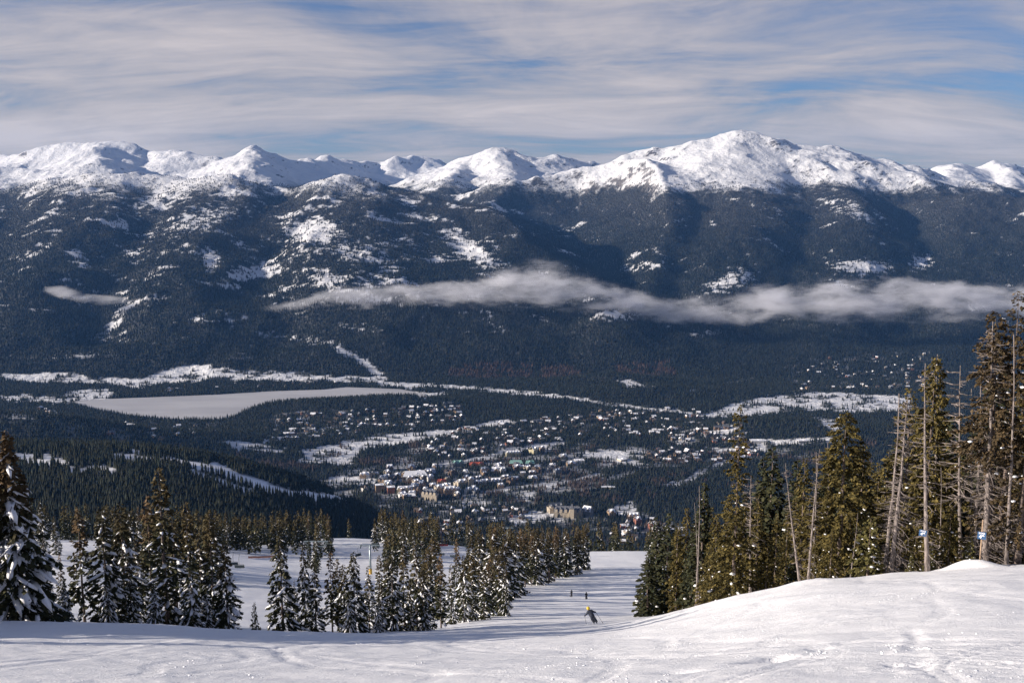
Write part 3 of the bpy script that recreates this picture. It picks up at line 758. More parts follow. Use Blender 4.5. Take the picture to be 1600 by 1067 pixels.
OCT_V = np.array([(1, 0, 0), (0, 1, 0), (-1, 0, 0), (0, -1, 0), (.62, .62, .55), (-.62, .62, .55), (-.62, -.62, .55), (.62, -.62, .55), (0, 0, .85), (0, 0, -.35)], float)
OCT_F = np.array([(0, 4, 7), (0, 1, 4), (1, 5, 4), (1, 2, 5), (2, 6, 5), (2, 3, 6), (3, 7, 6), (3, 0, 7), (4, 5, 8), (5, 6, 8), (6, 7, 8), (7, 4, 8), (1, 0, 9), (2, 1, 9), (3, 2, 9), (0, 3, 9)])
def lumps(name, C, S, yaw, r, slope=None):
    """rounded clumps of snow, one mesh"""
    n = len(C); V = np.repeat(OCT_V[None], n, 0) * (0.75 + 0.5 * r.random((n, 10, 1)))
    V = V * S[:, None, :]
    if slope is not None: V[..., 2] += V[..., 0] * slope[:, None]
    ca, sa = np.cos(yaw)[:, None], np.sin(yaw)[:, None]
    x = V[..., 0] * ca - V[..., 1] * sa; y = V[..., 0] * sa + V[..., 1] * ca
    V = np.stack([x, y, V[..., 2]], -1) + C[:, None, :]
    Fc = (OCT_F[None] + (np.arange(n) * 10)[:, None, None]).reshape(-1, 3)
    return mesh_np(name, V.reshape(-1, 3), Fc, m_snow, True)
def trunk_mesh(r, H, r0, m, bend=0.0, n=8, top=0.012):
    k = 10; mb = MB(); ph = r.random() * 6.28
    pts = [(bend * math.sin(ph) * math.sin(t * 3.0) + .02 * r.standard_normal(), bend * math.cos(ph) * math.sin(t * 2.4), t * H - (0.6 if t == 0 else 0)) for t in np.linspace(0, 1, k)]
    rad = [max(top, r0 * (1 - t) ** 0.85 * (1 + .35 * math.exp(-t * 22))) for t in np.linspace(0, 1, k)]
    mb.tube(pts, rad, n)
    return mb.mesh('trunk', m, True), pts
def conifer(seed, H, R, c0=0.03, prof=0.9, col=((0.04, 0.046, 0.022), (0.085, 0.075, 0.03)), snow=1.0, bias=0.6, droop=0.35, dens=1.0, gaps=0.15, spray=0.46, topcol=None, wob=0.25, r0=None, dead=0.0, ragged=0.35, fine=1.0):
    """meshes (trunk, crown, snow, dead branches) of one conifer standing at the origin"""
    r = np.random.default_rng(seed)
    tr, pts = trunk_mesh(r, H * 0.985, r0 or (0.05 + H * 0.011), m_bark, 0.05 * H / 10)
    tz = [p[2] for p in pts]; tx = [p[0] for p in pts]; ty = [p[1] for p in pts]
    nb = int(H * 13 * dens * (0.6 + 0.4 * R / 1.8))
    A = []; SN = []; SS = []; SY = []; SL_ = []; T = []
    sect = 1 + wob * np.array([gnoise(np.array([k * .8]), np.array([seed * 3.3]), seed)[0] for k in range(24)])
    for i in range(nb):
        t = c0 + (1 - c0) * (i + r.random()) / nb
        if r.random() < gaps * (0.5 + .8 * math.sin(t * 23 + seed)): continue
        z = t * H; phi = i * 2.39996 + r.normal() * 0.5
        q = (1 - (t - c0) / (1 - c0))
        L = R * (q ** prof) * sect[int(t * 23)] * (1 - ragged + 2 * ragged * r.random()) + 0.10 + 0.05 * H * 0.1
        if t < c0 + .10: L *= 0.75 + 2.5 * (t - c0)
        x0, y0 = np.interp(z, tz, tx), np.interp(z, tz, ty)
        dv = np.array([math.cos(phi), math.sin(phi)])
        up0 = 0.25 * t; ns = max(3, int(L / 0.085 * dens * fine))
        f = (0.12 + 0.88 * np.sqrt((np.arange(ns) + r.random(ns)) / ns))
        bz = z + L * (up0 * f - droop * f ** 1.5 * (1 + 0.25 * r.normal()))
        bx = x0 + dv[0] * L * f; by = y0 + dv[1] * L * f
        for j in range(ns):
            a = phi + r.normal() * 0.75; ln = spray * (0.6 + 0.8 * r.random()) * (0.55 + 0.45 * min(1, L / 1.0)); wd_ = ln * (0.26 + 0.24 * r.random())
            dz = -0.35 + 0.45 * r.normal() - droop * .4
            A.append((bx[j] + r.normal() * .05, by[j] + r.normal() * .05, bz[j] + r.normal() * .06, a, ln, wd_, dz, r.normal() * .7))
            base = np.array(col[0]) + (np.array(col[1]) - np.array(col[0])) * r.random() ** 1.3
            if topcol is not None: base = base + (np.array(topcol) - base) * sstep(0.5, 0.78, t + .06 * r.normal())
            T.append(base * (0.75 + 0.5 * r.random()))
        side = 0.5 + 0.5 * (dv[0] * bias + math.sqrt(1 - bias * bias) * 0)        # snow plastered on the lee side
        sn = snow * (0.28 + 1.1 * max(0, (side - 0.5) * 2) * bias + .25 * (1 - bias)) * (1 - sstep(0.45, 0.85, t) * .85)
        for _ in range(3):
            if r.random() < sn * 0.62 and L > .35:
                f1 = 0.45 + 0.55 * r.random(); zz = z + L * (up0 * f1 - droop * f1 ** 1.5) + .05
                w = (0.07 + 0.20 * r.random() ** 2.5) * (0.5 + 0.5 * min(1.4, L)) * (0.65 + .45 * min(snow, 1.6))
                SN.append((x0 + dv[0] * L * f1, y0 + dv[1] * L * f1, zz)); q_ = .8 + .9 * r.random(); SS.append((w * 1.75 * q_, w * .85 / q_ ** .5, w * (0.38 + .4 * r.random()))); SL_.append((up0 - 1.5 * droop * math.sqrt(f1) * .9) * (1.0 if snow > .6 else .5))
                SY.append(phi + r.normal() * .4)
                if snow < .6: SS[-1] = (w * 1.2, w * 1.1, w * .6)
    A = np.array(A); n = len(A); T = np.array(T)
    ca, sa = np.cos(A[:, 3]), np.sin(A[:, 3])
    d = np.stack([ca, sa, A[:, 6]], 1); d /= np.linalg.norm(d, axis=1)[:, None]
    sd = np.stack([-sa, ca, A[:, 7]], 1); sd /= np.linalg.norm(sd, axis=1)[:, None]
    P0 = A[:, :3]; ln = A[:, 4][:, None]; w = A[:, 5][:, None]
    V = np.stack([P0 - d * ln * .25, P0 + d * ln * .25 + sd * w, P0 + d * ln * .75, P0 + d * ln * .25 - sd * w], 1).reshape(-1, 3)
    k = np.arange(n)[:, None] * 4
    Fc = np.concatenate([k + np.array([[0, 1, 2]]), k + np.array([[0, 2, 3]])])
    cr = mesh_np('crown', V, Fc, m_leaf, False, tint=np.repeat(T, 4, 0))
    sm = lumps('snow_clumps', np.array(SN), np.array(SS), np.array(SY), r, np.array(SL_)) if len(SN) > 2 else None
    dm = dead_mesh(r, H, pts, int(dead * 10 * H), 0.06, min(c0 + 0.1, .8), R * 0.75) if dead else None
    return tr, cr, sm, dm
def dead_mesh(r, H, pts, n, t0, t1, L0):
    mb = MB(); tz = [p[2] for p in pts]; tx = [p[0] for p in pts]; ty = [p[1] for p in pts]
    for i in range(n):
        t = t0 + (t1 - t0) * r.random(); z = t * H; phi = r.random() * 6.283
        L = L0 * (0.25 + 0.9 * r.random()) * (1.05 - 0.65 * t)
        x0, y0 = np.interp(z, tz, tx), np.interp(z, tz, ty); dr = -0.15 - 0.45 * r.random() * (1 - t) + .25 * (t > .6) * r.random()
        P = [(x0, y0, z)]; a = phi
        for f in (0.35, 0.7, 1.0):
            a += r.normal() * 0.22; P.append((x0 + math.cos(a) * L * f, y0 + math.sin(a) * L * f, z + L * (dr * f + 0.22 * f * f * r.random()) + r.normal() * .03))
        mb.tube(P, [0.034, 0.026, 0.017, 0.008], 3, cap=False)
        if L > .7:
            for _ in range(2):
                b_ = np.array(P[1 + r.integers(2)]); a2 = a + r.choice([-1, 1]) * (0.5 + .5 * r.random())
                mb.tube([b_, b_ + np.array([math.cos(a2), math.sin(a2), dr * .8]) * L * .38], [0.016, 0.006], 3, cap=False)
    return mb.mesh('dead_branches', m_dead)
def snag(seed, H, r0, n, L0, t0=0.05, bend=0.12):
    r = np.random.default_rng(seed)
    tr, pts = trunk_mesh(r, H, r0, m_dead, bend, 8, 0.03)
    return tr, None, None, dead_mesh(r, H, pts, n, t0, 0.97, L0)

OLIVE = ((0.050, 0.044, 0.017), (0.150, 0.115, 0.036)); BROWN = (0.10, 0.066, 0.034); DARK = ((0.026, 0.032, 0.018), (0.060, 0.058, 0.026))
PROTO = {   # name: (reference height, meshes)
 'snowfir':  (12, conifer(11, 12, 1.75, .02, .85, DARK, 1.5, .75, .55, 1.0, .1, topcol=(0.058, 0.048, 0.025))),
 'snowfir2': (12, conifer(12, 12, 1.5, .03, .95, DARK, 1.15, .6, .45, 1.0, .15, topcol=(0.062, 0.050, 0.025))),
 'snowfir3': (12, conifer(13, 12, 1.95, .02, .75, DARK, 1.25, .7, .5, 1.0, .2, topcol=(0.050, 0.046, 0.025))),
 'heavy':    (14, conifer(14, 14, 2.7, .015, 1.1, DARK, 1.7, .85, .75, 1.5, .0, topcol=BROWN)),
 'laden':    (8, conifer(15, 8, 1.9, .01, .9, DARK, 3.0, .6, .6, 1.0, .0)),
 'spire':    (16, conifer(16, 16, 1.3, .03, .55, DARK, 1.0, .6, .35, 1.0, .1, topcol=(0.078, 0.060, 0.028), ragged=.3)),
 'thin':     (13, conifer(17, 13, 1.05, .10, .8, DARK, .75, .6, .4, 1.0, .3, topcol=BROWN, r0=.12)),
 'bare':     (13, conifer(18, 13, 1.1, .25, .7, DARK, .7, .5, .35, .9, .35, topcol=(0.075, 0.06, 0.032), r0=.14, dead=.25)),
 'gappy':    (22, conifer(19, 22, 1.75, .06, .50, OLIVE, .15, .5, .22, .95, .38, wob=1.1, ragged=.45, r0=.2, spray=.29, fine=1.75)),
 'full':     (15, conifer(20, 15, 3.0, .12, .62, OLIVE, .2, .5, .30, 1.15, .12, wob=.6, ragged=.45, r0=.24, dead=.12, spray=.29, fine=1.75)),
 'bush':     (9, conifer(21, 9, 2.3, .01, .7, OLIVE, .3, .5, .32, 1.2, .08, wob=.4, ragged=.4, spray=.29, fine=1.75)),
 'olive':    (13, conifer(22, 13, 1.8, .03, .8, OLIVE, .16, .5, .35, 1.05, .15, wob=.5, spray=.29, fine=1.75)),
 'young':    (4, conifer(23, 4, 1.15, .01, .85, ((0.06, 0.056, 0.022), (0.12, 0.105, 0.035)), .5, .4, .25, 1.6, .0, spray=.3)),
 'halfdead': (20, conifer(24, 20, 2.3, .40, .45, ((0.050, 0.040, 0.024), (0.105, 0.072, 0.038)), .25, .5, .35, .95, .25, wob=.8, ragged=.5, r0=.33, dead=1.0, spray=.29, fine=1.75)),
 'rusty':    (22, conifer(25, 22, 2.2, .10, .55, ((0.046, 0.037, 0.022), (0.11, 0.075, 0.036)), .3, .5, .3, .8, .32, wob=.9, ragged=.5, r0=.3, dead=.5, spray=.29, fine=1.75)),
 'dark':     (13, conifer(26, 13, 1.35, .02, .75, DARK, .22, .5, .40, 1.15, .05)),
 'snag':     (16, snag(31, 16, .20, 120, 1.5)), 'snag2': (16, snag(32, 16, .24, 260, 2.4, .03)), 'pole': (14, snag(33, 14, .13, 55, .9, .15, .2)), 'snagtop': (12, snag(34, 12, .14, 100, 2.1, .35, .2)),
}
def plant(kind, X, Y, H, wid=1.0, rz=0.0, label='', group=None, lean=(0, 0), Z=None):
    h0, (tr, cr, sm, dm) = PROTO[kind]
    k = H / h0
    dead = cr is None
    z = near_h(np.array([X]), np.array([Y]))[0] if Z is None else Z
    o = empty('dead_tree' if dead else 'conifer_tree', (X, Y, z - 0.08), rz, label, 'tree', group)
    o.rotation_euler = (lean[1], lean[0], rz); o.scale = (k * wid, k * wid, k)
    for nm, me in (('trunk', tr), ('crown', cr), ('snow', sm), ('dead_branches', dm)):
        if me is not None: link(nm, me, o, kind='stuff' if nm in ('snow', 'dead_branches') else None)
    return o
def tree_px(kind, px, top, Y, wid=1.0, label='', group=None, basepx=None, rz=None):
    """a tree standing at distance Y whose tip is seen at (px, top)"""
    tip = px2world(px, top, Y)
    base = tip if basepx is None else px2world(basepx, top, Y)
    bx = base[0]
    for _ in range(3):
        zb = near_h(np.array([bx]), np.array([Y]))[0]
        if basepx is not None: bx = (basepx - 800) / F * (Y * CP - zb * SP)
        else:                   # a plumb tree
            bx = tip[0]
    H = tip[2] - zb
    lean = math.atan2(tip[0] - bx, H)
    if rz is None: rz = random.uniform(-.7, .7)
    return plant(kind, bx, Y, H / max(.5, math.cos(lean)), wid, rz if abs(lean) < .01 else 0.0, label, group, (lean, 0))
LOOK = {'snowfir': 'shaggy snow-plastered fir', 'snowfir2': 'narrow snow-flecked fir', 'snowfir3': 'broad snow-flecked fir', 'heavy': 'big snow-laden fir', 'laden': 'short fir thick with snow', 'spire': 'columnar brownish fir', 'thin': 'thin sparse fir', 'bare': 'fir with bare lower trunk', 'gappy': 'ragged spire', 'full': 'full-crowned conifer', 'bush': 'low spreading bushy conifer', 'olive': 'olive green conifer', 'young': 'young little fir', 'halfdead': 'half-dead conifer', 'rusty': 'rust-brown ragged conifer', 'dark': 'dark narrow conifer'}
def where(x, table):
    for lim, text in table:
        if x < lim: return text
    return table[-1][1]
def left_label(kd, x):
    return LOOK[kd] + ' ' + where(x, [(60, 'close to the biggest fir at the left picture edge'), (140, 'in front of the rounded snow mound at left'), (232, 'just left of the tallest slender fir'), (345, 'just right of the tallest slender fir'), (480, 'right beside the lone broad fir past the open gap'), (533, 'on the brow below the T-shaped lift tower'), (600, 'on the brow below the single-post lift tower'), (655, 'on the brow, midway between gap and piste'), (715, 'on the brow in front of the orange-red fence'), (770, 'on the brow where the row thins out'), (900, 'at the piste end of the brow row')])
def right_label(kd, x):
    return LOOK[kd] + ' ' + where(x, [(1080, 'nearest the piste in the right stand'), (1145, 'left of the tall ragged spire at right'), (1182, 'around the foot of the tall ragged spire'), (1225, 'by the pointed twin spires'), (1290, 'among the dead trunks left of the full-crowned conifer'), (1345, 'tucked behind the large full-crowned conifer'), (1412, 'behind the leaning pair of dead trunks'), (1470, 'close to the left number sign'), (1535, 'between the two number signs'), (1580, 'under the huge half-dead conifer'), (1900, 'at the right picture edge')])
def stand_label(kd, x, y):
    return LOOK[kd] + ' ' + where(x, [(70, 'in the distant stand at the far left edge'), (150, 'in the distant stand behind the snow mound'), (260, 'in the distant stand left of the orange netting'), (345, 'in the distant stand above the left row of firs'), (440, 'in the distant stand behind the orange netting'), (560, 'in the stand behind the T-shaped lift tower'), (640, 'in the stand right of the lift knoll'), (710, 'in the stand behind the red fence'), (800, 'in the stand beyond the blue-shaded run'), (1100, 'at the far end of the piste, right side')])
def wall_label(kd, t):
    return LOOK[kd] + ' ' + where(t, [(.2, 'at the near end of the piste tree wall'), (.4, 'in the piste tree wall above two standing skiers'), (.6, 'in the tall middle of the piste tree wall'), (.8, 'in the farther half of the piste tree wall'), (2, 'at the far end of the piste tree wall')])
GL = 'snow-plastered firs along the left brow'
SL = 'snow-plastered fir in the dense row on the brow at left'
LEFT = [ # kind, column, row of the tip, distance, width, label
 ('heavy', 8, 672, 66, 1.05, 'biggest snow-laden fir with bare brown top, leftmost at the picture edge'),
 ('snowfir', 62, 852, 78, 1.0, SL), ('thin', 92, 862, 84, .9, SL), ('thin', 120, 788, 80, 1.25, 'thin dark fir with bare tip rising over the snow mound at left'),
 ('snowfir3', 158, 792, 74, 1.0, 'fir with a snow-capped double tip, between two dark firs at left'), ('snowfir', 186, 784, 79, .95, SL),
 ('snowfir2', 212, 838, 86, .9, SL), ('thin', 229, 768, 90, 1.1, SL), ('spire', 249, 728, 72, 1.05, 'tallest slender fir in the left row, brown needles above snowy skirts'),
 ('snowfir2', 268, 802, 84, .95, SL), ('spire', 291, 782, 86, .85, SL), ('laden', 297, 884, 70, .95, 'short fir buried in thick snow, foot of the left row'), ('laden', 240, 905, 69, .8, SL),
 ('spire', 326, 795, 80, .95, 'fir with brown columnar top right of the thickly snowed short fir'), ('laden', 322, 915, 71, .7, SL), ('snowfir', 350, 846, 72, 1.1, 'rightmost fir of the left row, snowy skirt spread beside the open run'),
 ('young', 397, 939, 76, .50, 'tiny lone fir sapling standing on the brow in the open gap'),
 ('snowfir3', 437, 832, 84, .92, 'broad fir standing alone right of the open gap'), ('snowfir', 473, 850, 92, .72, SL), ('snowfir2', 490, 872, 86, .95, SL),
 ('thin', 516, 856, 88, 1.0, SL), ('bare', 527, 872, 94, 1.0, SL), ('snowfir3', 552, 860, 86, .95, 'bushy fir with clean dark tip below the small lift tower'), ('snowfir', 536, 880, 90, .9, SL),
 ('snowfir2', 575, 882, 92, .95, SL), ('snowfir', 594, 905, 88, .85, SL), ('snowfir3', 612, 858, 90, .95, SL), ('spire', 630, 850, 98, .9, SL), ('snowfir2', 649, 848, 102, 1.0, SL),
 ('spire', 668, 852, 96, .9, SL), ('snowfir', 660, 880, 92, .8, SL), ('thin', 688, 862, 104, 1.1, 'sparse thin fir with snow-tipped top in front of the small lift tower line'),
 ('snowfir2', 704, 880, 118, .8, SL), ('snowfir', 724, 866, 122, .85, SL), ('spire', 737, 862, 124, .9, SL), ('snowfir2', 756, 882, 126, .9, SL), ('thin', 765, 868, 136, 1.1, SL), ('snowfir2', 779, 866, 140, .95, SL), ('snowfir', 790, 876, 138, .8, SL),
 ('snowfir', 20, 830, 75, 1.0, SL), ('snowfir2', 45, 872, 72, .8, SL), ('laden', 100, 905, 72, .8, SL), ('snowfir', 200, 870, 76, .9, SL), ('laden', 165, 900, 72, .7, SL), ('snowfir2', 310, 830, 90, .9, SL), ('laden', 20, 905, 70, .9, SL), ('snowfir', 640, 905, 92, .8, SL), ('laden', 545, 920, 84, .7, SL), ('laden', 590, 935, 84, .6, SL), ('snowfir2', 460, 905, 90, .7, SL),
]
for kd, x, t, Y, w, lb in LEFT:
    tree_px(kd, x, t, Y, w, left_label(kd, x) if lb is SL else lb, GL)
# wall of trees on the left of the piste, running down and away
GW = 'firs lining the left edge of the piste'
LW = 'tall fir in the dark wall lining the left edge of the piste'
edge_px = [(770,966),(795,948),(815,934),(838,921),(860,913),(890,905),(912,897),(926,890)]
wr = random.Random(5)
for i in range(64):
    t = i / 63; f = t * (len(edge_px) - 1); j = min(int(f), len(edge_px) - 2); f -= j
    ex = edge_px[j][0] * (1 - f) + edge_px[j + 1][0] * f; ey = edge_px[j][1] * (1 - f) + edge_px[j + 1][1] * f
    p = near_hit(ex, ey, 60)
    back = wr.random() ** 1.4 * 22 if i % 3 else wr.random() * 3
    X, Y = p[0] - back - 1.5, p[1] + wr.uniform(-4, 10)
    kd = wr.choice(['spire', 'snowfir2', 'spire', 'thin', 'snowfir', 'bare', 'snowfir3'])
    lo = sstep(.06, .26, t)
    plant(kd, X, Y, wr.uniform(8.8, 11.0) * (1 + .70 * lo), wr.uniform(.92, 1.25), wr.uniform(-.7, .7), wall_label(kd, t), GW)
# stands round the lift and at the far brow of the open slope
GM = 'firs standing round the chairlift'; LM = 'snow-dusted fir in the stands behind the chairlift clearing'
STANDS = [ # polygon in the picture (feet), number, height range
 ([(0,845),(150,846),(330,858),(390,866),(330,838),(0,834)], 62, (12, 17)), ([(300,868),(400,862),(430,850),(330,838)], 20, (12, 17)), ([(60,890),(140,862),(60,858),(0,880)], 6, (7, 11)),
 ([(400,866),(520,838),(520,826),(420,838)], 34, (13, 18)), ([(590,838),(650,848),(650,836),(580,830)], 30, (13, 18)), ([(640,850),(690,847),(690,842),(640,842)], 20, (12, 16)), ([(728,848),(790,850),(790,845),(728,844)], 15, (11, 15)),
 ([(150,860),(260,872),(300,900),(180,890)], 30, (11, 15)), ([(270,880),(340,900),(345,920),(290,910)], 20, (11, 16)),
 ([(470,890),(500,884),(500,895),(470,900)], 4, (8, 12)), ([(1006,860),(1060,862),(1060,870),(1006,868)], 8, (12, 16)), ([(600,880),(660,862),(660,880),(600,895)], 18, (11, 15)),
]
mr_ = random.Random(9)
EXTRA = []                                   # feet of the trees behind, seen as one mass
for poly, n, (h0, h1) in STANDS:
    xs = [p[0] for p in poly]; ys = [p[1] for p in poly]; c = 0
    while c < n:
        x, y = mr_.uniform(min(xs), max(xs)), mr_.uniform(min(ys), max(ys))
        if not in_poly(np.array([x]), np.array([y]), poly)[0]: continue
        p = near_hit(x, y, 110, 640)
        if p[1] > 600: p = px2world(x, y, mr_.uniform(400, 540))
        c += 1
        if c > n * .30 and n > 10: EXTRA.append((p[0], p[1], mr_.uniform(h0, h1) * 1.08)); continue
        kd = mr_.choice(['spire', 'snowfir2', 'thin', 'snowfir', 'bare', 'dark', 'snowfir3'])
        plant(kd, p[0], p[1], mr_.uniform(h0, h1) * 1.08, mr_.uniform(.7, 1.0), mr_.uniform(-.9, .9), stand_label(kd, x, y), GM)
# off to the left, whose shadows fall across the brow
for X, Y, H in ((-36, 55, 11), (-39, 59, 13), (-43, 52, 14), (-47, 60, 15), (-50, 48, 12), (-41, 64, 12), (-56, 55, 15), (-33, 42, 7), (-52, 66, 15), (-46, 70, 13), (-60, 62, 16), (-58, 47, 13), (-44, 46, 11), (-64, 70, 16), (-37, 50, 9), *[(-36 - 2.6 * q - 3 * (q % 3), 45.5 + (q * 3.7) % 9, 12 + (q * 1.9) % 5) for q in range(12)]):
    plant(random.choice(['snowfir', 'snowfir2', 'snowfir3']), X, Y, H, .9, 0, 'fir just outside the left picture edge, its shadow across the brow', GL)
# trees on the right
GR = 'conifers crowding behind the snow bank on the right'; SR = 'olive conifer crowded among the trees behind the snow bank at right'
RIGHT = [
 ('dark', 1014, 862, 118, 1.5, 'low dark bushy fir with snow clods, leftmost by the piste'), ('dark', 1026, 806, 126, .9, SR), ('dark', 1046, 800, 120, 1.0, SR), ('olive', 1060, 815, 112, .8, SR),
 ('olive', 1074, 790, 112, .85, SR), ('dark', 1101, 752, 104, .85, 'slim dark spire beside two pale dead trunks'), ('olive', 1120, 800, 98, .95, SR), ('olive', 1138, 772, 96, .8, SR),
 ('gappy', 1158, 631, 92, .85, 'tall ragged spire standing far above its neighbours'), ('bush', 1150, 790, 78, .92, 'wide bushy olive fir at the foot of the tall ragged spire'), ('bush', 1112, 850, 84, .72, SR),
 ('dark', 1193, 712, 104, .85, SR), ('dark', 1207, 696, 100, 1.05, 'pointed dark twin spires, the taller of the two'), ('olive', 1185, 770, 86, .9, SR), ('olive', 1215, 800, 78, .85, SR),
 ('dark', 1246, 716, 96, .95, SR), ('olive', 1258, 712, 90, .8, SR), ('olive', 1232, 795, 82, .8, SR), ('bush', 1275, 842, 72, .72, SR),
 ('full', 1322, 642, 74, 1.08, 'large full-crowned olive conifer with bare trunk, middle of the right stand'), ('olive', 1352, 690, 84, .9, SR), ('olive', 1296, 752, 84, .85, SR),
 ('young', 1361, 806, 63, .95, 'young bright green fir by itself before the leaning dead trunks'), ('olive', 1375, 720, 86, .85, SR),
 ('olive', 1424, 602, 76, .95, 'olive fir with pointed tip behind the leaning dead trunks'), ('full', 1463, 556, 72, .68, 'tall olive conifer with bent dead top between two signs'), ('olive', 1445, 640, 84, .9, SR),
 ('halfdead', 1556, 486, 64, .95, 'huge half-dead conifer with thick grey trunk and bare lower branches', 1541), ('rusty', 1592, 452, 66, .85, 'rust-brown ragged conifer at the right picture edge'), ('rusty', 1622, 470, 62, .9, 'rust-brown conifer cut off by the right picture edge'), ('olive', 1590, 640, 72, 1.0, SR), ('bush', 1600, 740, 66, .8, SR), ('olive', 1570, 700, 76, .8, SR), ('olive', 1512, 690, 78, .8, SR),
 ('bush', 1432, 820, 63, .60, 'low olive bush left of the first number sign'), ('bush', 1487, 788, 64, .85, 'low spreading olive fir between the two number signs'), ('young', 1518, 836, 61, .95, SR), ('young', 1455, 850, 61, .8, SR), ('bush', 1300, 830, 68, .75, SR), ('young', 1425, 862, 60.5, .7, SR),
 ('olive', 1390, 700, 80, .8, SR), ('bush', 1570, 800, 64, .7, SR), ('dark', 1480, 640, 88, 1.0, SR), ('dark', 1405, 680, 92, 1.0, SR), ('dark', 1340, 700, 96, 1.1, SR), ('dark', 1285, 740, 96, 1.0, SR), ('dark', 1550, 640, 86, 1.1, SR), ('dark', 1165, 770, 100, 1.1, SR), ('dark', 1090, 800, 116, 1.0, SR), ('olive', 1660, 560, 66, 1.0, SR),
 *[('dark' if q % 3 else 'olive', x_, t_, Y_, w_, SR) for q, (x_, t_, Y_, w_) in enumerate([(1035,840,130,1.1),(1068,850,118,1.1),(1082,835,110,1.1),(1128,840,104,1.2),(1146,830,100,1.2),(1176,810,92,1.3),(1200,830,86,1.2),(1222,780,100,1.2),(1240,850,80,1.1),(1262,800,92,1.2),(1275,770,104,1.2),(1302,700,100,1.2),(1330,760,82,1.3),(1347,790,80,1.2),(1366,760,94,1.2),(1385,770,88,1.2),(1412,740,86,1.3),(1432,700,92,1.2),(1470,700,84,1.3),(1492,650,92,1.2),(1500,760,72,1.2),(1525,760,74,1.2),(1545,760,72,1.2),(1575,620,80,1.2),(1600,600,84,1.3),(1560,580,92,1.2),(1188,760,110,1.3),(1252,770,110,1.3),(1290,800,100,1.3),(1318,720,104,1.3),(1360,720,104,1.3),(1398,730,100,1.3),(1440,690,104,1.3),(1485,690,100,1.3),(1510,720,96,1.3),(1535,650,100,1.3),(1110,790,112,1.2),(1058,830,122,1.2)])],
 ('dark', 1530, 700, 80, 1.1, SR), ('dark', 1450, 730, 80, 1.0, SR), ('dark', 1310, 790, 88, 1.0, SR), ('dark', 1230, 830, 90, 1.0, SR),
]
for row in RIGHT:
    kd, x, t, Y, w, lb = row[:6]
    tree_px(kd, x, t, Y, w * (1.18 if kd in ('olive', 'dark', 'bush') else 1.0), right_label(kd, x) if lb is SR else lb, GR, row[6] if len(row) > 6 else None, rz=random.uniform(0, 6.28))
SNAGS = [
 ('pole', 1092, 757, 88, 1.0, 'pale dead trunk at left of the right stand, taller of a pair', 1087), ('pole', 1085, 783, 90, .8, 'thin pale dead trunk, shorter of a pair left of the tall spire', 1092), ('snagtop', 1174, 742, 82, 1.0, 'dead tree with curling bare branches beside the tall ragged spire', 1172),
 ('snag', 1227, 722, 70, .9, 'leaning dead trunk tilted left with short broken branches', 1250), ('snag', 1281, 700, 70, .9, 'dead trunk left of the large full-crowned conifer, leaning right', 1263), ('pole', 1275, 704, 74, 1.0, 'thin dead trunk crossing behind the right-leaning dead trunk', 1270),
 ('pole', 1404, 612, 64, 1.3, 'smooth pale dead trunk, left one of the leaning pair', 1381), ('snag2', 1419, 618, 63, .95, 'branchy dead trunk, right one of the leaning pair', 1391), ('snag', 1446, 566, 60.5, .95, 'upright dead trunk carrying the left number sign', 1449), ('pole', 1405, 790, 63, 1.0, 'short dead stub between the leaning pair', 1399),
 ('pole', 1470, 728, 66, .9, 'short thin dead trunk right of the left number sign', 1467), ('snag', 1465, 552, 74, .8, 'broken dead top rising from the tall conifer', 1463), ('snagtop', 1502, 570, 68, .9, 'forked pale dead trunk between the signs', 1500), ('pole', 1517, 605, 72, .9, 'thin forked grey dead trunk left of the pale pole', 1513), ('pole', 1531, 574, 71, 1.0, 'straight pale dead pole beside the half-dead conifer', 1520),
 ('snag2', 1552, 500, 63.5, .9, 'bare branches and trunk at the heart of the half-dead conifer', 1538), ('pole', 1583, 520, 62, .9, 'slim white dead trunk near the right picture edge', 1572), ('pole', 1340, 800, 66, 1.0, 'dead trunk leaning right under the full-crowned conifer', 1328), ('pole', 1293, 690, 90, .9, 'thin bare pole behind the full-crowned conifer', 1290),
]
for kd, x, t, Y, w, lb, bx in SNAGS:
    tree_px(kd, x, t, Y, w, lb, 'dead trees on the right', bx)

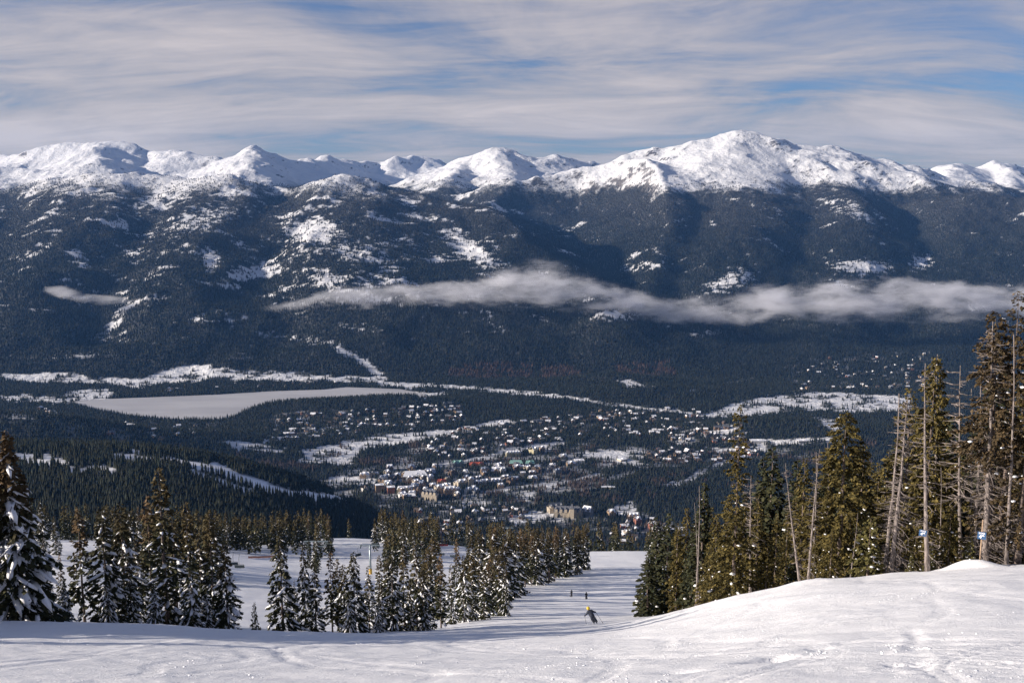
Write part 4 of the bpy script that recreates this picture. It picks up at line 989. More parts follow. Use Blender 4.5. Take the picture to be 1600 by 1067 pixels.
# the trees behind in those stands, one mass
def far_stand(name, pts, seeds, label):
    r = np.random.default_rng(77); Vs = []; Fs = []; Ts = []; off = 0; SC = []; SSz = []
    lod = []
    for sd in seeds:
        tr, cr, sm, dm = conifer(sd, 13, 1.35, .06, .75, DARK, .62, .6, .4, .42, .15, spray=.95, topcol=(0.08, 0.065, 0.03))
        V = np.zeros(len(cr.vertices) * 3); cr.vertices.foreach_get('co', V)
        Fc = np.zeros(len(cr.polygons) * 3, int); cr.polygons.foreach_get('vertices', Fc)
        T = np.zeros(len(cr.vertices) * 4); cr.color_attributes['tint'].data.foreach_get('color', T)
        S = np.zeros(len(sm.vertices) * 3); sm.vertices.foreach_get('co', S)
        lod.append((V.reshape(-1, 3), Fc.reshape(-1, 3), T.reshape(-1, 4)[:, :3], S.reshape(-1, 10, 3)))
    for X, Y, H in pts:
        V, Fc, T, S = lod[r.integers(len(lod))]; k = H / 13; a = r.uniform(-.9, .9); ca, sa = math.cos(a), math.sin(a); w = r.uniform(.75, 1.1)
        M = np.array([[ca * k * w, -sa * k * w, 0], [sa * k * w, ca * k * w, 0], [0, 0, k]]); o = np.array([X, Y, near_h(np.array([X]), np.array([Y]))[0]])
        Vs.append(V @ M.T + o); Fs.append(Fc + off); Ts.append(T); off += len(V)
        SC.append((S @ M.T + o))
    link(name, mesh_np(name, np.concatenate(Vs), np.concatenate(Fs), m_leaf, tint=np.concatenate(Ts)), None, kind='stuff', label=label, category='forest')
    S = np.concatenate(SC); n = len(S)
    sn = link('snow_on_' + name, mesh_np('snow_on_' + name, S.reshape(-1, 3), (OCT_F[None] + (np.arange(n) * 10)[:, None, None]).reshape(-1, 3), m_snow, True), None, kind='stuff', label='snow clumps on ' + label, category='snow')
for i in range(150):                         # belt of wood along the far brow
    x = mr_.uniform(-60, 690); Y = mr_.uniform(430, 600)
    p = px2world(x, 850, Y)
    if 505 < x < 592 and Y < 575: continue
    EXTRA.append((p[0], p[1], mr_.uniform(13, 19)))
for i in range(70):
    x = mr_.uniform(650, 1120); Y = mr_.uniform(535, 640); p = px2world(x, 860, Y)
    if x < 800 and Y < 560: continue
    EXTRA.append((p[0], p[1], mr_.uniform(14, 21)))
far_stand('brow_wood', EXTRA, (41, 42, 43, 44), 'the dense belt of firs along the far brow of the ski slope')

# ------------------------------------------------------------------ roads, houses and hotels in the valley
m_road = plain('snowy_road', (0.36, 0.37, 0.40), 0.8, 0.2, 0.05)
def ribbon(name, px_pts, width, m, lift=0.5):
    pts = [on_plane(x, y, VZ) for x, y in px_pts]; L = []
    for a, b_ in zip(pts[:-1], pts[1:]):
        for t in np.linspace(0, 1, 12, endpoint=False): L.append(a + (b_ - a) * t)
    L.append(pts[-1]); L = np.array(L); D = np.gradient(L[:, :2], axis=0); D /= np.linalg.norm(D, axis=1)[:, None] + 1e-9
    Nn = np.stack([-D[:, 1], D[:, 0]], 1) * width / 2
    V = np.concatenate([np.column_stack([L[:, :2] + Nn, far_z(*(L[:, :2] + Nn).T) + lift]), np.column_stack([L[:, :2] - Nn, far_z(*(L[:, :2] - Nn).T) + lift])]); n = len(L)
    link(name, mesh_np(name, V, np.array([(i, i + n, i + n + 1, i + 1) for i in range(n - 1)]), m, True), None, kind='structure')
ribbon('valley_highway_road', [(690, 728), (760, 716), (800, 704), (880, 693)], 16, m_road)
ribbon('village_road', [(758, 771), (800, 763), (880, 756), (932, 743)], 13, m_road)
ribbon('river_road', [(1040, 758), (1070, 752), (1100, 736), (1130, 722)], 12, m_road)
ribbon('lakeside_road', [(402, 690), (480, 676), (522, 668)], 10, m_road)

WALLS = {'cream': plain('cream_render', (0.50, 0.43, 0.33), .8, .12, .2), 'tan': plain('tan_timber', (0.42, 0.29, 0.18), .8, .15, .2), 'brown': plain('brown_timber', (0.16, 0.10, 0.065), .8, .2, .2), 'grey': plain('grey_cladding', (0.22, 0.22, 0.23), .8, .15, .2),
         'red': plain('red_brown_cladding', (0.30, 0.12, 0.08), .8, .15, .2), 'yellow': plain('yellow_render', (0.54, 0.48, 0.30), .8, .1, .2), 'white': plain('white_render', (0.70, 0.68, 0.64), .8, .1, .2), 'dark': plain('dark_timber', (0.07, 0.055, 0.05), .8, .2, .2)}
ROOFS = {'snow': m_snow, 'green': plain('green_metal_roof', (0.24, 0.42, 0.36), .5, .1, .2), 'red': plain('red_metal_roof', (0.40, 0.095, 0.055), .5, .1, .2), 'slate': plain('slate_roof', (0.13, 0.135, 0.15), .7, .2, .2), 'brownroof': plain('brown_shingle_roof', (0.10, 0.075, 0.06), .8, .2, .2), 'blue': plain('blue_grey_metal_roof', (0.30, 0.34, 0.42), .5, .1, .2)}
m_glass = plain('dark_windows', (0.03, 0.035, 0.045), .2, .2, .3)
def gable(mb, c, hx, hy, z0, z1, over, mi=0, hip=0.0):
    """a pitched roof with real thickness, ridge along x"""
    x0, x1, y0, y1 = c[0] - hx - over, c[0] + hx + over, c[1] - hy - over, c[1] + hy + over; t = 0.5; rx = hip * hx
    v = [(x0, y0, z0), (x1, y0, z0), (x1, y1, z0), (x0, y1, z0), (x0 + rx, c[1], z1), (x1 - rx, c[1], z1), (x0, y0, z0 + t), (x1, y0, z0 + t), (x1, y1, z0 + t), (x0, y1, z0 + t), (x0 + rx, c[1], z1 + t), (x1 - rx, c[1], z1 + t)]
    mb.add(v, [(6, 7, 11, 10), (8, 9, 10, 11), (0, 1, 7, 6), (2, 3, 9, 8), (0, 6, 10, 9, 3, 4), (1, 5, 2, 8, 11, 7), (0, 4, 5, 1), (2, 5, 4, 3)], mi)
def house_mesh(seed, wm, rm):
    r = random.Random(seed); mb = MB()
    hx, hy, hw = r.uniform(5.5, 8.5), r.uniform(4.2, 5.8), r.uniform(4.5, 7)
    mb.box((0, 0, hw / 2 - 1), (hx, hy, hw / 2 + 1), 0, 0)
    gable(mb, (0, 0), hx, hy, hw, hw + r.uniform(2.6, 4.2), .7, 1)
    if r.random() < .6:
        mb.box((hx * .35, -hy - 2.0, hw / 2 - 1.3), (2.6, 2.2, hw / 2 + .7), 0, 0); gable(mb, (hx * .35, -hy - 2.0), 2.6, 2.2, hw - .6, hw + 1.4, .5, 1)
    mb.box((-hx * .4, hy * .2, hw + 2.2), (.5, .5, 2.2), 0, 0)
    mb.box((-hx * .3, -hy - .02, hw * .55), (1.4, .06, .9), 0, 2); mb.box((hx * .55, -hy - .02, hw * .62), (.9, .06, .8), 0, 2)
    return mb.mesh('house', [WALLS[wm], ROOFS[rm], m_glass])
HK = [('brown', 'brown timber'), ('grey', 'grey clad'), ('tan', 'tan timber'), ('cream', 'cream walled'), ('red', 'red-brown'), ('dark', 'dark timber')]
HM = {w: [house_mesh(100 + 7 * i + k, w, ('snow', 'snow', 'brownroof', 'slate')[k]) for k in range(4)] for i, (w, _) in enumerate(HK)}
ZONES = [ # polygon in the picture, number as things, number in the mass, wall mix, phrase, group
 ([(400,652),(480,642),(600,640),(610,665),(540,682),(420,690)], 46, 60, 'below the wooded point on the lake', 'houses below the wooded lake point'),
 ([(610,640),(720,630),(735,655),(640,676),(612,665)], 22, 40, 'between the lake end and the golf course', 'houses between lake and golf course'),
 ([(650,700),(720,670),(850,655),(930,645),(920,688),(800,698),(700,720)], 50, 110, 'in the wooded suburb above the highway bend', 'houses in the suburb above the highway'),
 ([(930,640),(1090,640),(1100,668),(950,690)], 34, 60, 'among trees left of the white wetland', 'houses left of the wetland'),
 ([(1010,703),(1180,700),(1190,716),(1090,724),(1010,722)], 30, 50, 'in the red-roofed estate beside the sports field', 'houses in the flat estate'),
 ([(1040,672),(1160,662),(1165,690),(1050,700)], 16, 30, 'on the bright slope left of the wooded knoll', 'houses left of the wooded knoll'),
 ([(1230,565),(1470,550),(1470,608),(1240,610)], 34, 70, 'on the dark hillside above the white wetland', 'houses on the hillside above the wetland'),
 ([(650,798),(800,786),(850,800),(800,840),(660,840)], 22, 20, 'in the wood just beyond the far brow', 'houses beyond the far brow'),
 ([(945,812),(1060,812),(1070,845),(960,850)], 18, 10, 'just below the château hotel', 'houses below the chateau hotel'),
 ([(60,662),(350,662),(340,688),(160,690)], 14, 20, 'on the dark wooded hill behind the ski runs', 'houses on the dark hill'),
 ([(0,640),(95,640),(95,655),(0,655)], 6, 10, 'at the left edge below the lake', 'houses left below the lake'),
 ([(250,604),(420,598),(520,596),(560,602),(430,608),(260,614)], 12, 20, 'along the far shore of the grey lake', 'houses on the far lake shore'),
]
hr = random.Random(21); MASS = []
def rand_in(poly):
    xs = [p[0] for p in poly]; ys = [p[1] for p in poly]
    while True:
        x, y = hr.uniform(min(xs), max(xs)), hr.uniform(min(ys), max(ys))
        if in_poly(np.array([x]), np.array([y]), poly)[0]: return x, y
def valley_pt(x, y):
    Y = VZ / tan_py(y)
    for _ in range(6):
        p = px2world(x, y, Y); z = float(far_z(np.array([p[0]]), np.array([Y]))[0]); Y += 0.7 * (z / tan_py(y) - Y)
        Y = min(max(Y, 2400), 9000)
    p = px2world(x, y, Y)
    return p[0], Y, float(far_z(np.array([p[0]]), np.array([Y]))[0])
for poly, n, n2, phrase, grp in ZONES:
    for i in range(n + n2):
        x, y = rand_in(poly); X, Y, Z = valley_pt(x, y)
        w, wt = HK[hr.choice([0, 0, 1, 2, 2, 3, 4, 5])]
        if 'red-roofed' in phrase: w, wt = hr.choice([HK[4], HK[0], HK[2]])
        me = hr.choice(HM[w]); a = hr.choice([0.2, 1.7]) + hr.uniform(-.35, .35); k = hr.uniform(.9, 1.5)
        if i < n:
            o = link('house', me, None, (X, Y, Z + .3), a, label='small %s house with %s roof %s' % (wt, ('snowy', 'snowy', 'brown', 'dark')[HM[w].index(me)], phrase.replace('red-roofed ', '')), category='house', group=grp); o.scale = (k, k, k)
        else: MASS.append((me, X, Y, Z + .3, a, k))
Vs = []; Fs = []; MI = []
for me, X, Y, Z, a, k in MASS:
    ca, sa = math.cos(a), math.sin(a); o = len(Vs)
    Vs += [(X + k * (ca * v.co.x - sa * v.co.y), Y + k * (sa * v.co.x + ca * v.co.y), Z + k * v.co.z) for v in me.vertices]
    wi = list(WALLS).index(next(w for w in WALLS if WALLS[w] == me.materials[0]))
    ri = list(ROOFS.values()).index(me.materials[1])
    for p in me.polygons: Fs.append(tuple(i + o for i in p.vertices)); MI.append((wi, len(WALLS) + ri, len(WALLS) + len(ROOFS))[p.material_index])
me = bpy.data.meshes.new('distant_houses'); me.from_pydata(Vs, [], Fs); me.update()
for m in list(WALLS.values()) + list(ROOFS.values()) + [m_glass]: me.materials.append(m)
me.polygons.foreach_set('material_index', MI)
link('distant_houses', me, None, kind='stuff', label='hundreds of tiny snow-roofed houses scattered through the valley woods', category='houses')

def lodge(px, py, wpx, floors, depth, wall, roof, label, n_dormer=2, rz=0.0, tower=False, name='hotel', flat=False, group='large buildings of the village'):
    X, Y, Z = valley_pt(px, py); hx = wpx / 2 * Y / F; hy = depth / 2; h = floors * 3.1
    o = empty(name, (X, Y, Z), rz, label, 'building', group)
    MB().box((0, 0, h / 2 - 1), (hx, hy, h / 2 + 1)).build('wall', WALLS[wall], o)
    rf = MB(); rh = 2.0 if flat else min(hy * 1.05, 14)
    if flat: rf.box((0, 0, h + .6), (hx + .6, hy + .6, .6)); rf.box((hx * .2, 0, h + 1.9), (hx * .25, hy * .4, .7))
    else: gable(rf, (0, 0), hx, hy, h, h + rh, .9, 0, .25)
    rf = rf.build('roof', ROOFS[roof], o)
    for i in range(n_dormer):
        x = (i + .5) / n_dormer * 2 * hx - hx; w = min(hx / n_dormer * .55, 5)
        mb = MB(); mb.box((x, -hy * .55, h + rh * .18), (w, hy * .5 + .8, rh * .34 + .4), 0, 0)
        v0 = h + rh * .52 + .4
        mb.add([(x - w - .5, -hy * 1.05 - 1.2, v0), (x + w + .5, -hy * 1.05 - 1.2, v0), (x, -hy * 1.05 - 1.2, v0 + w * .95), (x - w - .5, 0, v0), (x + w + .5, 0, v0), (x, 0, v0 + w * .95)], [(0, 1, 2), (3, 5, 4), (0, 2, 5, 3), (1, 4, 5, 2), (0, 3, 4, 1)], 1)
        mb.build('dormer', [WALLS[wall], ROOFS[roof]], o)
    if tower:
        mb = MB(); w = 6.5; x = hx * .28; mb.box((x, -hy - 2, h * .75 + 1), (w, w, h * .75 + 2), 0, 0); mb.build('tower', WALLS[wall], o)
        mb = MB(); zt = h * 1.5 + 3; mb.add([(x - w - .6, -hy - 2 - w - .6, zt), (x + w + .6, -hy - 2 - w - .6, zt), (x + w + .6, -hy - 2 + w + .6, zt), (x - w - .6, -hy - 2 + w + .6, zt), (x, -hy - 2, zt + 17)], [(0, 1, 4), (1, 2, 4), (2, 3, 4), (3, 0, 4), (3, 2, 1, 0)]); mb.build('spire', ROOFS[roof], o)
    wn_ = MB(); nx = max(2, int(hx * 2 / 4.2))
    for f in range(floors):
        for i in range(nx):
            wn_.box(((i + .5) / nx * 2 * hx - hx, -hy - .05, f * 3.1 + 1.6), (.75, .12, .8))
        for i in range(max(1, int(depth / 4.5))): wn_.box((-hx - .05, (i + .5) / max(1, int(depth / 4.5)) * depth - hy, f * 3.1 + 1.6), (.12, .7, .8))
    w_ = wn_.build('windows', m_glass, o); w_['kind'] = 'stuff'
    return o
lodge(593, 768, 13, 8, 20, 'tan', 'snow', 'left one of twin brown brick tower blocks beside the white field', 0, .25, flat=True, name='tower_block')
lodge(611, 770, 12, 7, 20, 'red', 'snow', 'right one of twin brown brick tower blocks beside the white field', 0, .25, flat=True, name='tower_block')
lodge(648, 745, 40, 3, 45, 'tan', 'snow', 'wide low hall with big white and blue pitched roof', 0, .2, name='conference_hall')
lodge(672, 741, 18, 3, 40, 'brown', 'blue', 'blue-grey roofed wing adjoining the wide white-roofed hall', 0, .2, name='conference_hall')
lodge(630, 770, 20, 5, 18, 'yellow', 'snow', 'pale yellow hotel right of the twin brown tower blocks', 3, .1)
lodge(638, 777, 26, 2, 16, 'red', 'snow', 'long low red-brown building at the foot of the ski run', 0, .05, name='base_lodge')
lodge(672, 780, 26, 7, 22, 'cream', 'slate', 'large cream hotel with steep grey roof at the village front', 4, -.3)
lodge(688, 770, 18, 7, 20, 'cream', 'snow', 'tall peach hotel behind the cream hotel at the village front', 2, .5)
lodge(703, 772, 20, 6, 20, 'tan', 'snow', 'tan hotel in the middle of the village front row', 3, .2)
lodge(722, 760, 16, 6, 18, 'cream', 'snow', 'cream gabled hotel left of the slim clock-like tower', 2, .4)
lodge(736, 760, 9, 9, 14, 'cream', 'snow', 'slim pale tower standing out over the village roofs', 1, .2, name='tower_building')
lodge(715, 728, 18, 4, 20, 'grey', 'green', 'pale green roofed hotel left of the bright red roof', 2, .3)
lodge(744, 729, 24, 3, 16, 'tan', 'red', 'building with bright orange-red roof at the village edge', 2, .1, name='red_roofed_building')
lodge(690, 757, 14, 4, 16, 'tan', 'red', 'small tan building with rusty red roof behind the front hotels', 1, .2, name='inn')
lodge(802, 712, 24, 4, 16, 'yellow', 'snow', 'row of pale yellow gabled townhouses under the highway bend', 5, .2, name='townhouse_row')
lodge(833, 709, 11, 6, 26, 'yellow', 'snow', 'tall yellow gabled lodge right of the yellow townhouses', 1, .9)
lodge(847, 704, 8, 4, 14, 'tan', 'snow', 'small tan house topmost right of the yellow lodge', 1, .3, name='inn')
lodge(806, 728, 22, 4, 20, 'red', 'green', 'long mint-green roofed hotel with brick walls', 0, .05)
lodge(828, 728, 15, 4, 18, 'grey', 'green', 'grey-green roofed wing at the end of the mint-roofed hotel', 1, .05)
lodge(817, 744, 8, 5, 14, 'cream', 'snow', 'small cream cube-like building beside the road', 0, .1, flat=True, name='inn')
lodge(832, 750, 15, 3, 16, 'yellow', 'snow', 'cream pavilion with hipped snow roof by the road end', 1, .2, name='pavilion')
lodge(775, 738, 16, 3, 24, 'tan', 'snow', 'wide snow-roofed hall in the middle of the village', 1, .1)
lodge(757, 757, 14, 4, 18, 'cream', 'snow', 'cream gabled lodge right of the slim pale tower', 2, .5)
lodge(775, 756, 18, 4, 20, 'grey', 'snow', 'grey hotel with long snowy roof above the village road', 3, .15)
lodge(790, 750, 12, 4, 16, 'brown', 'snow', 'brown lodge between the grey hotel and the cream cube', 2, .4)
lodge(888, 806, 46, 6, 30, 'cream', 'slate', 'great château hotel, cream with steep slate roof and pointed tower', 6, -.12, tower=True, name='chateau_hotel')
lodge(868, 799, 26, 5, 26, 'cream', 'slate', 'left wing of the château hotel with grey gabled roof', 3, .35)
lodge(918, 804, 16, 5, 26, 'grey', 'snow', 'grey right wing of the château hotel', 2, -.5)
lodge(955, 808, 11, 6, 18, 'tan', 'snow', 'peach-brown lodge right of the château hotel', 1, .3)
lodge(990, 812, 18, 5, 18, 'tan', 'snow', 'tan terrace of lodges below the snowy run', 3, .1)
lodge(996, 818, 10, 5, 16, 'red', 'snow', 'rust-red gabled lodge below the tan terrace', 1, .4)
lodge(1020, 826, 14, 5, 16, 'red', 'snow', 'dark red lodge farthest right below the snowy run', 2, .2)
lodge(980, 838, 12, 5, 16, 'cream', 'snow', 'cream gabled lodge peeping over the trees at the piste top', 2, .5)
lodge(905, 722, 15, 3, 30, 'white', 'snow', 'white-roofed school left of the white sports field', 0, .1, flat=True, name='school')
lodge(972, 719, 13, 2, 26, 'cream', 'snow', 'square pale flat-roofed building at the sports field corner', 0, .6, flat=True, name='warehouse')
lodge(892, 727, 14, 3, 18, 'tan', 'snow', 'tan lodge below the school', 1, .3)
lodge(880, 716, 12, 3, 18, 'cream', 'snow', 'cream building left of the white-roofed school', 1, .3)
lodge(950, 763, 22, 2, 14, 'yellow', 'snow', 'long flat cream building alone among dark firs', 0, .05, flat=True, name='warehouse')
lodge(942, 587, 7, 2, 14, 'dark', 'red', 'lone red-roofed house in the forest above the valley', 0, .2, name='house')
lodge(1185, 690, 26, 2, 30, 'white', 'snow', 'long white flat-roofed depot right of the tall ragged spire', 0, .05, flat=True, name='warehouse')
lodge(1255, 690, 18, 2, 26, 'grey', 'snow', 'grey flat-roofed depot near the full-crowned conifer', 0, .05, flat=True, name='warehouse')
vr = random.Random(4)
for i in range(150):                          # the crowd of smaller lodges in between
    x, y = vr.uniform(560, 880), vr.uniform(722, 778)
    if not in_poly(np.array([x]), np.array([y]), [(560,740),(640,728),(760,735),(880,715),(890,735),(820,752),(740,775),(640,785),(560,765)])[0]: continue
    rf_ = vr.choice(['snow', 'snow', 'slate', 'blue', 'snow', 'brownroof'])
    wl_ = vr.choice(['cream', 'tan', 'brown', 'grey', 'tan', 'white'])
    lodge(x, y, vr.uniform(7, 13), vr.choice([3, 4, 4, 5]), vr.uniform(12, 20), wl_, rf_, '%s lodge with %s roof %s' % ({'cream': 'cream', 'tan': 'tan', 'brown': 'dark brown', 'grey': 'grey', 'white': 'white'}[wl_], {'snow': 'snow-white', 'slate': 'dark slate', 'blue': 'blue-grey', 'brownroof': 'brown'}[rf_], where(x, [(620, 'by the twin brown tower blocks'), (665, 'near the wide white-roofed hall'), (705, 'behind the village front hotels'), (750, 'around the slim pale village tower'), (800, 'in the village between slim tower and cream cube'), (1000, 'near the mint-green roofed hotel')])), vr.choice([1, 2]), vr.uniform(-.2, .9), name='lodge', group='smaller lodges of the village')

# ------------------------------------------------------------------ chairlifts and fences
m_steel = plain('galvanised_steel', (0.30, 0.36, 0.38), .45, .15, 2, .6)
m_dksteel = plain('dark_painted_steel', (0.05, 0.07, 0.08), .5, .15, 2, .2)
m_pad = plain('yellow_padding', (0.55, 0.34, 0.05), .7, .1, 2)
m_net = plain('orange_netting', (0.48, 0.22, 0.15), .8, .12, 4)
m_red = plain('red_netting', (0.45, 0.06, 0.06), .8, .12, 4)
m_wood_post = plain('wooden_post', (0.34, 0.24, 0.16), .8, .25, 8)
def lift_tower(px, py, top, m, label, wide=4.2, twin=False, yaw=0.0):
    p = near_hit(px, py, 120, 640); X, Y = p[0], p[1]; Z = float(near_h(np.array([X]), np.array([Y]))[0])
    H = px2world(px, top, Y)[2] - Z
    o = empty('lift_tower', (X, Y, Z), yaw, label, 'lift tower', 'chairlift towers')
    MB().tube([(0, 0, -.5), (0, 0, H)], [.42, .30], 10).build('mast', m, o, True)
    if twin:
        MB().box((0, 0, H - .1), (wide, .2, .18)).build('crossarm', m, o)
        MB().box((0, 0, H - 2.1), (wide * .72, .16, .14)).build('lower_crossarm', m, o)
        for s in (-1, 1): MB().tube([(s * wide * .95, 0, H), (s * wide * .6, 0, H - 2.1)], .11, 5).build('brace', m, o)
    else:
        MB().box((0, 0, H - .15), (wide, .18, .16)).build('crossarm', m, o)
        MB().box((0, .5, H + .25), (wide * .8, .06, .06)).build('catwalk', m, o)
    for s in (-1, 1):
        mb = MB(); mb.box((s * wide * .9, 0, H - .55), (.12, 1.6, .14))
        for k in (-1.2, -.4, .4, 1.2): mb.tube([(s * wide * .9 - .1, k, H - .4), (s * wide * .9 + .1, k, H - .4)], .22, 8)
        mb.build('sheave_train', m_dksteel, o)
    MB().tube([(0, 0, 0), (0, 0, 2.0)], .55, 10).build('safety_pad', m_pad, o)
    return np.array([X, Y, Z + H - .35]), wide * .9
tA, wA = lift_tower(495, 884, 845, m_steel, 'wide T-shaped grey lift tower with braced double crossarm', 4.6, True)
tB, wB = lift_tower(579, 897, 851, m_steel, 'single-post lift tower with yellow pad at its foot', 3.4)
tC, wC = lift_tower(713, 873, 847, m_dksteel, 'slim dark lift tower on the blue-shaded run', 3.2)
tD, wD = lift_tower(793, 858, 824, m_steel, 'pale lift tower at the left end of the piste tree wall', 3.2)
def rope(label, pts, w):
    pts = [np.array(p) for p in pts]; d = pts[-1] - pts[0]; n = np.array([d[1], -d[0], 0]); n /= np.linalg.norm(n); out = []
    for s in (-1, 1):
        L = []
        for a, b_ in zip(pts[:-1], pts[1:]):
            for t in np.linspace(0, 1, 14, endpoint=False):
                q = a + (b_ - a) * t + n * s * w; q[2] -= 4 * t * (1 - t) * np.linalg.norm(b_ - a) * .012; L.append(q)
        L.append(pts[-1] + n * s * w)
        MB().tube(L, .035, 4).build('haul_rope', m_dksteel, None, label=label % ('near' if s > 0 else 'far'), category='cable', group='chairlift haul ropes')
        out.append(np.array(L))
    return out
rA = rope('%s strand of the haul rope over the T-shaped lift tower', [px2world(335, 862, 225), tA, tB + np.array([2, 0, 0])], 3.6)
rB = rope('%s strand of the haul rope over the slim dark lift tower', [px2world(640, 862, 300), tC, tD, px2world(840, 835, 640)], 2.9)
def chair(L, px, label):
    xs, _ = world2px(L[:, 0], L[:, 1], L[:, 2]); i = int(np.argmin(np.abs(xs - px))); p = L[i]
    a = math.atan2(L[min(i + 1, len(L) - 1)][1] - L[i - 1][1], L[min(i + 1, len(L) - 1)][0] - L[i - 1][0])
    o = empty('lift_chair', p, a + math.pi / 2, label, 'lift chair', 'chairs hanging on the chairlifts')
    MB().tube([(0, 0, .06), (0, 0, -.35), (.0, .55, -1.1), (0, .55, -2.3), (0, 0, -2.6)], .05, 6).build('hanger', m_dksteel, o)
    MB().box((0, -.05, -3.45), (1.15, .27, .05)).build('seat', m_dksteel, o)
    MB().box((0, .26, -3.1), (1.15, .05, .34)).build('backrest', m_dksteel, o)
    mb = MB()
    for s in (-1, 1): mb.tube([(s * 1.15, .26, -2.75), (s * 1.15, .26, -3.45), (s * 1.15, -.4, -3.4)], .035, 5)
    mb.tube([(-1.15, .26, -2.6), (1.15, .26, -2.6)], .04, 5); mb.build('side_frame', m_dksteel, o)
    MB().tube([(-.9, -.6, -4.0), (.9, -.6, -4.0)], .03, 5).tube([(0, -.6, -4.0), (0, -.4, -3.42)], .025, 5).build('footrest', m_dksteel, o)
chair(rA[1], 376, 'lift chair hanging above the run left of the broad lone fir, farther one'); chair(rA[0], 362, 'lift chair hanging above the run left of the broad lone fir, nearer one'); chair(rA[1], 562, 'lift chair next to the single-post lift tower')
for x, k, t in ((688, 0, 'lift chair lowest on the left, over the firs left of the slim dark tower'), (706, 1, 'lift chair beside the slim dark lift tower'), (729, 0, 'first lift chair right of the slim dark tower'), (746, 1, 'second lift chair right of the slim dark tower'), (763, 0, 'third lift chair right of the slim dark tower')): chair(rB[k], x, t)
def fence(px_pts, m, label, h=1.2):
    P = [near_hit(x, y, 120, 640) for x, y in px_pts]; P = [p if p[1] < 600 else px2world(x, y, 470) for p, (x, y) in zip(P, px_pts)]
    base = P[0].copy(); base[2] = near_h(np.array([base[0]]), np.array([base[1]]))[0]
    o = empty('safety_fence', base, 0, label, 'fence', 'coloured safety fences by the lift')
    L = []
    for a, b_ in zip(P[:-1], P[1:]):
        for t in np.linspace(0, 1, 6, endpoint=False): L.append(a + (b_ - a) * t)
    L.append(P[-1]); L = np.array(L); L[:, 2] = near_h(L[:, 0], L[:, 1])
    for q in L[::2]: MB().tube([q - base - np.array([0, 0, .3]), q - base + np.array([0, 0, h + .25])], .04, 5).build('post', m_wood_post, o)
    for k in range(len(L) - 1):
        a, b_ = L[k] - base, L[k + 1] - base; mb = MB(); d = b_ - a; n = np.array([-d[1], d[0], 0]); n = n / np.linalg.norm(n) * .03
        mb.add([a + n + [0, 0, .1], b_ + n + [0, 0, .1], b_ + n + [0, 0, h], a + n + [0, 0, h], a - n + [0, 0, .1], b_ - n + [0, 0, .1], b_ - n + [0, 0, h], a - n + [0, 0, h]], [(0, 1, 2, 3), (7, 6, 5, 4), (3, 2, 6, 7), (0, 4, 5, 1)])
        mb.build('net_panel', m, o)
fence([(388, 872), (405, 872), (430, 870)], m_net, 'faded orange safety netting left of the broad lone fir', .9)
fence([(655, 853), (672, 853), (700, 853)], m_red, 'bright red safety fence at the top of the blue-shaded run', 1.1)

# ------------------------------------------------------------------ people and signs
m_navy = plain('navy_ski_suit', (0.020, 0.026, 0.045), .7, .3, 9)
m_blk = plain('black_ski_suit', (0.012, 0.013, 0.017), .7, .3, 9)
m_yel = plain('yellow_helmet', (0.62, 0.42, 0.03), .4, .1, 9)
m_skin = plain('skin', (0.45, 0.27, 0.20), .6, .1, 9)
m_ski = plain('ski_black', (0.03, 0.03, 0.035), .4, .1, 9)
def body_mesh(J, E, rad, m):
    """one skinned surface over a posed skeleton"""
    me = bpy.data.meshes.new('body'); names = list(J); me.from_pydata([J[n] for n in names], [(names.index(a), names.index(b_)) for a, b_ in E], []); me.update()
    o = bpy.data.objects.new('tmp', me); COL.objects.link(o)
    o.modifiers.new('s', 'SKIN'); o.modifiers.new('u', 'SUBSURF').levels = 2
    for i, n in enumerate(names):
        sv = me.skin_vertices[0].data[i]; q = rad[n]; sv.radius = (q, q) if not isinstance(q, tuple) else q; sv.use_root = (n == 'pelvis')
    bpy.context.view_layer.update()
    out = bpy.data.meshes.new_from_object(o.evaluated_get(bpy.context.evaluated_depsgraph_get()))
    bpy.data.objects.remove(o); out.name = 'body'; out.materials.clear(); out.materials.append(m)
    out.polygons.foreach_set('use_smooth', [True] * len(out.polygons))
    return out
def ball(c, r, sc_, m, name, parent):
    bm = bmesh.new(); bmesh.ops.create_uvsphere(bm, u_segments=14, v_segments=10, radius=r)
    for v in bm.verts: v.co = (v.co.x * sc_[0] + c[0], v.co.y * sc_[1] + c[1], v.co.z * sc_[2] + c[2])
    me = bpy.data.meshes.new(name); bm.to_mesh(me); bm.free(); me.materials.append(m); me.polygons.foreach_set('use_smooth', [True] * len(me.polygons))
    return link(name, me, parent)
ED = [('pelvis', 'waist'), ('waist', 'chest'), ('chest', 'neck'), ('neck', 'head'), ('chest', 'sl'), ('sl', 'el'), ('el', 'hl'), ('hl', 'fl'), ('chest', 'sr'), ('sr', 'er'), ('er', 'hr'), ('hr', 'fr'),
      ('pelvis', 'pl'), ('pl', 'kl'), ('kl', 'al'), ('al', 'tl'), ('pelvis', 'pr'), ('pr', 'kr'), ('kr', 'ar'), ('ar', 'tr')]
RAD = dict(pelvis=.21, waist=.20, chest=.23, neck=.075, head=.10, sl=.12, el=.09, hl=.065, fl=.06, sr=.12, er=.09, hr=.065, fr=.06, pl=.15, kl=.12, al=.10, tl=.08, pr=.15, kr=.12, ar=.10, tr=.08)
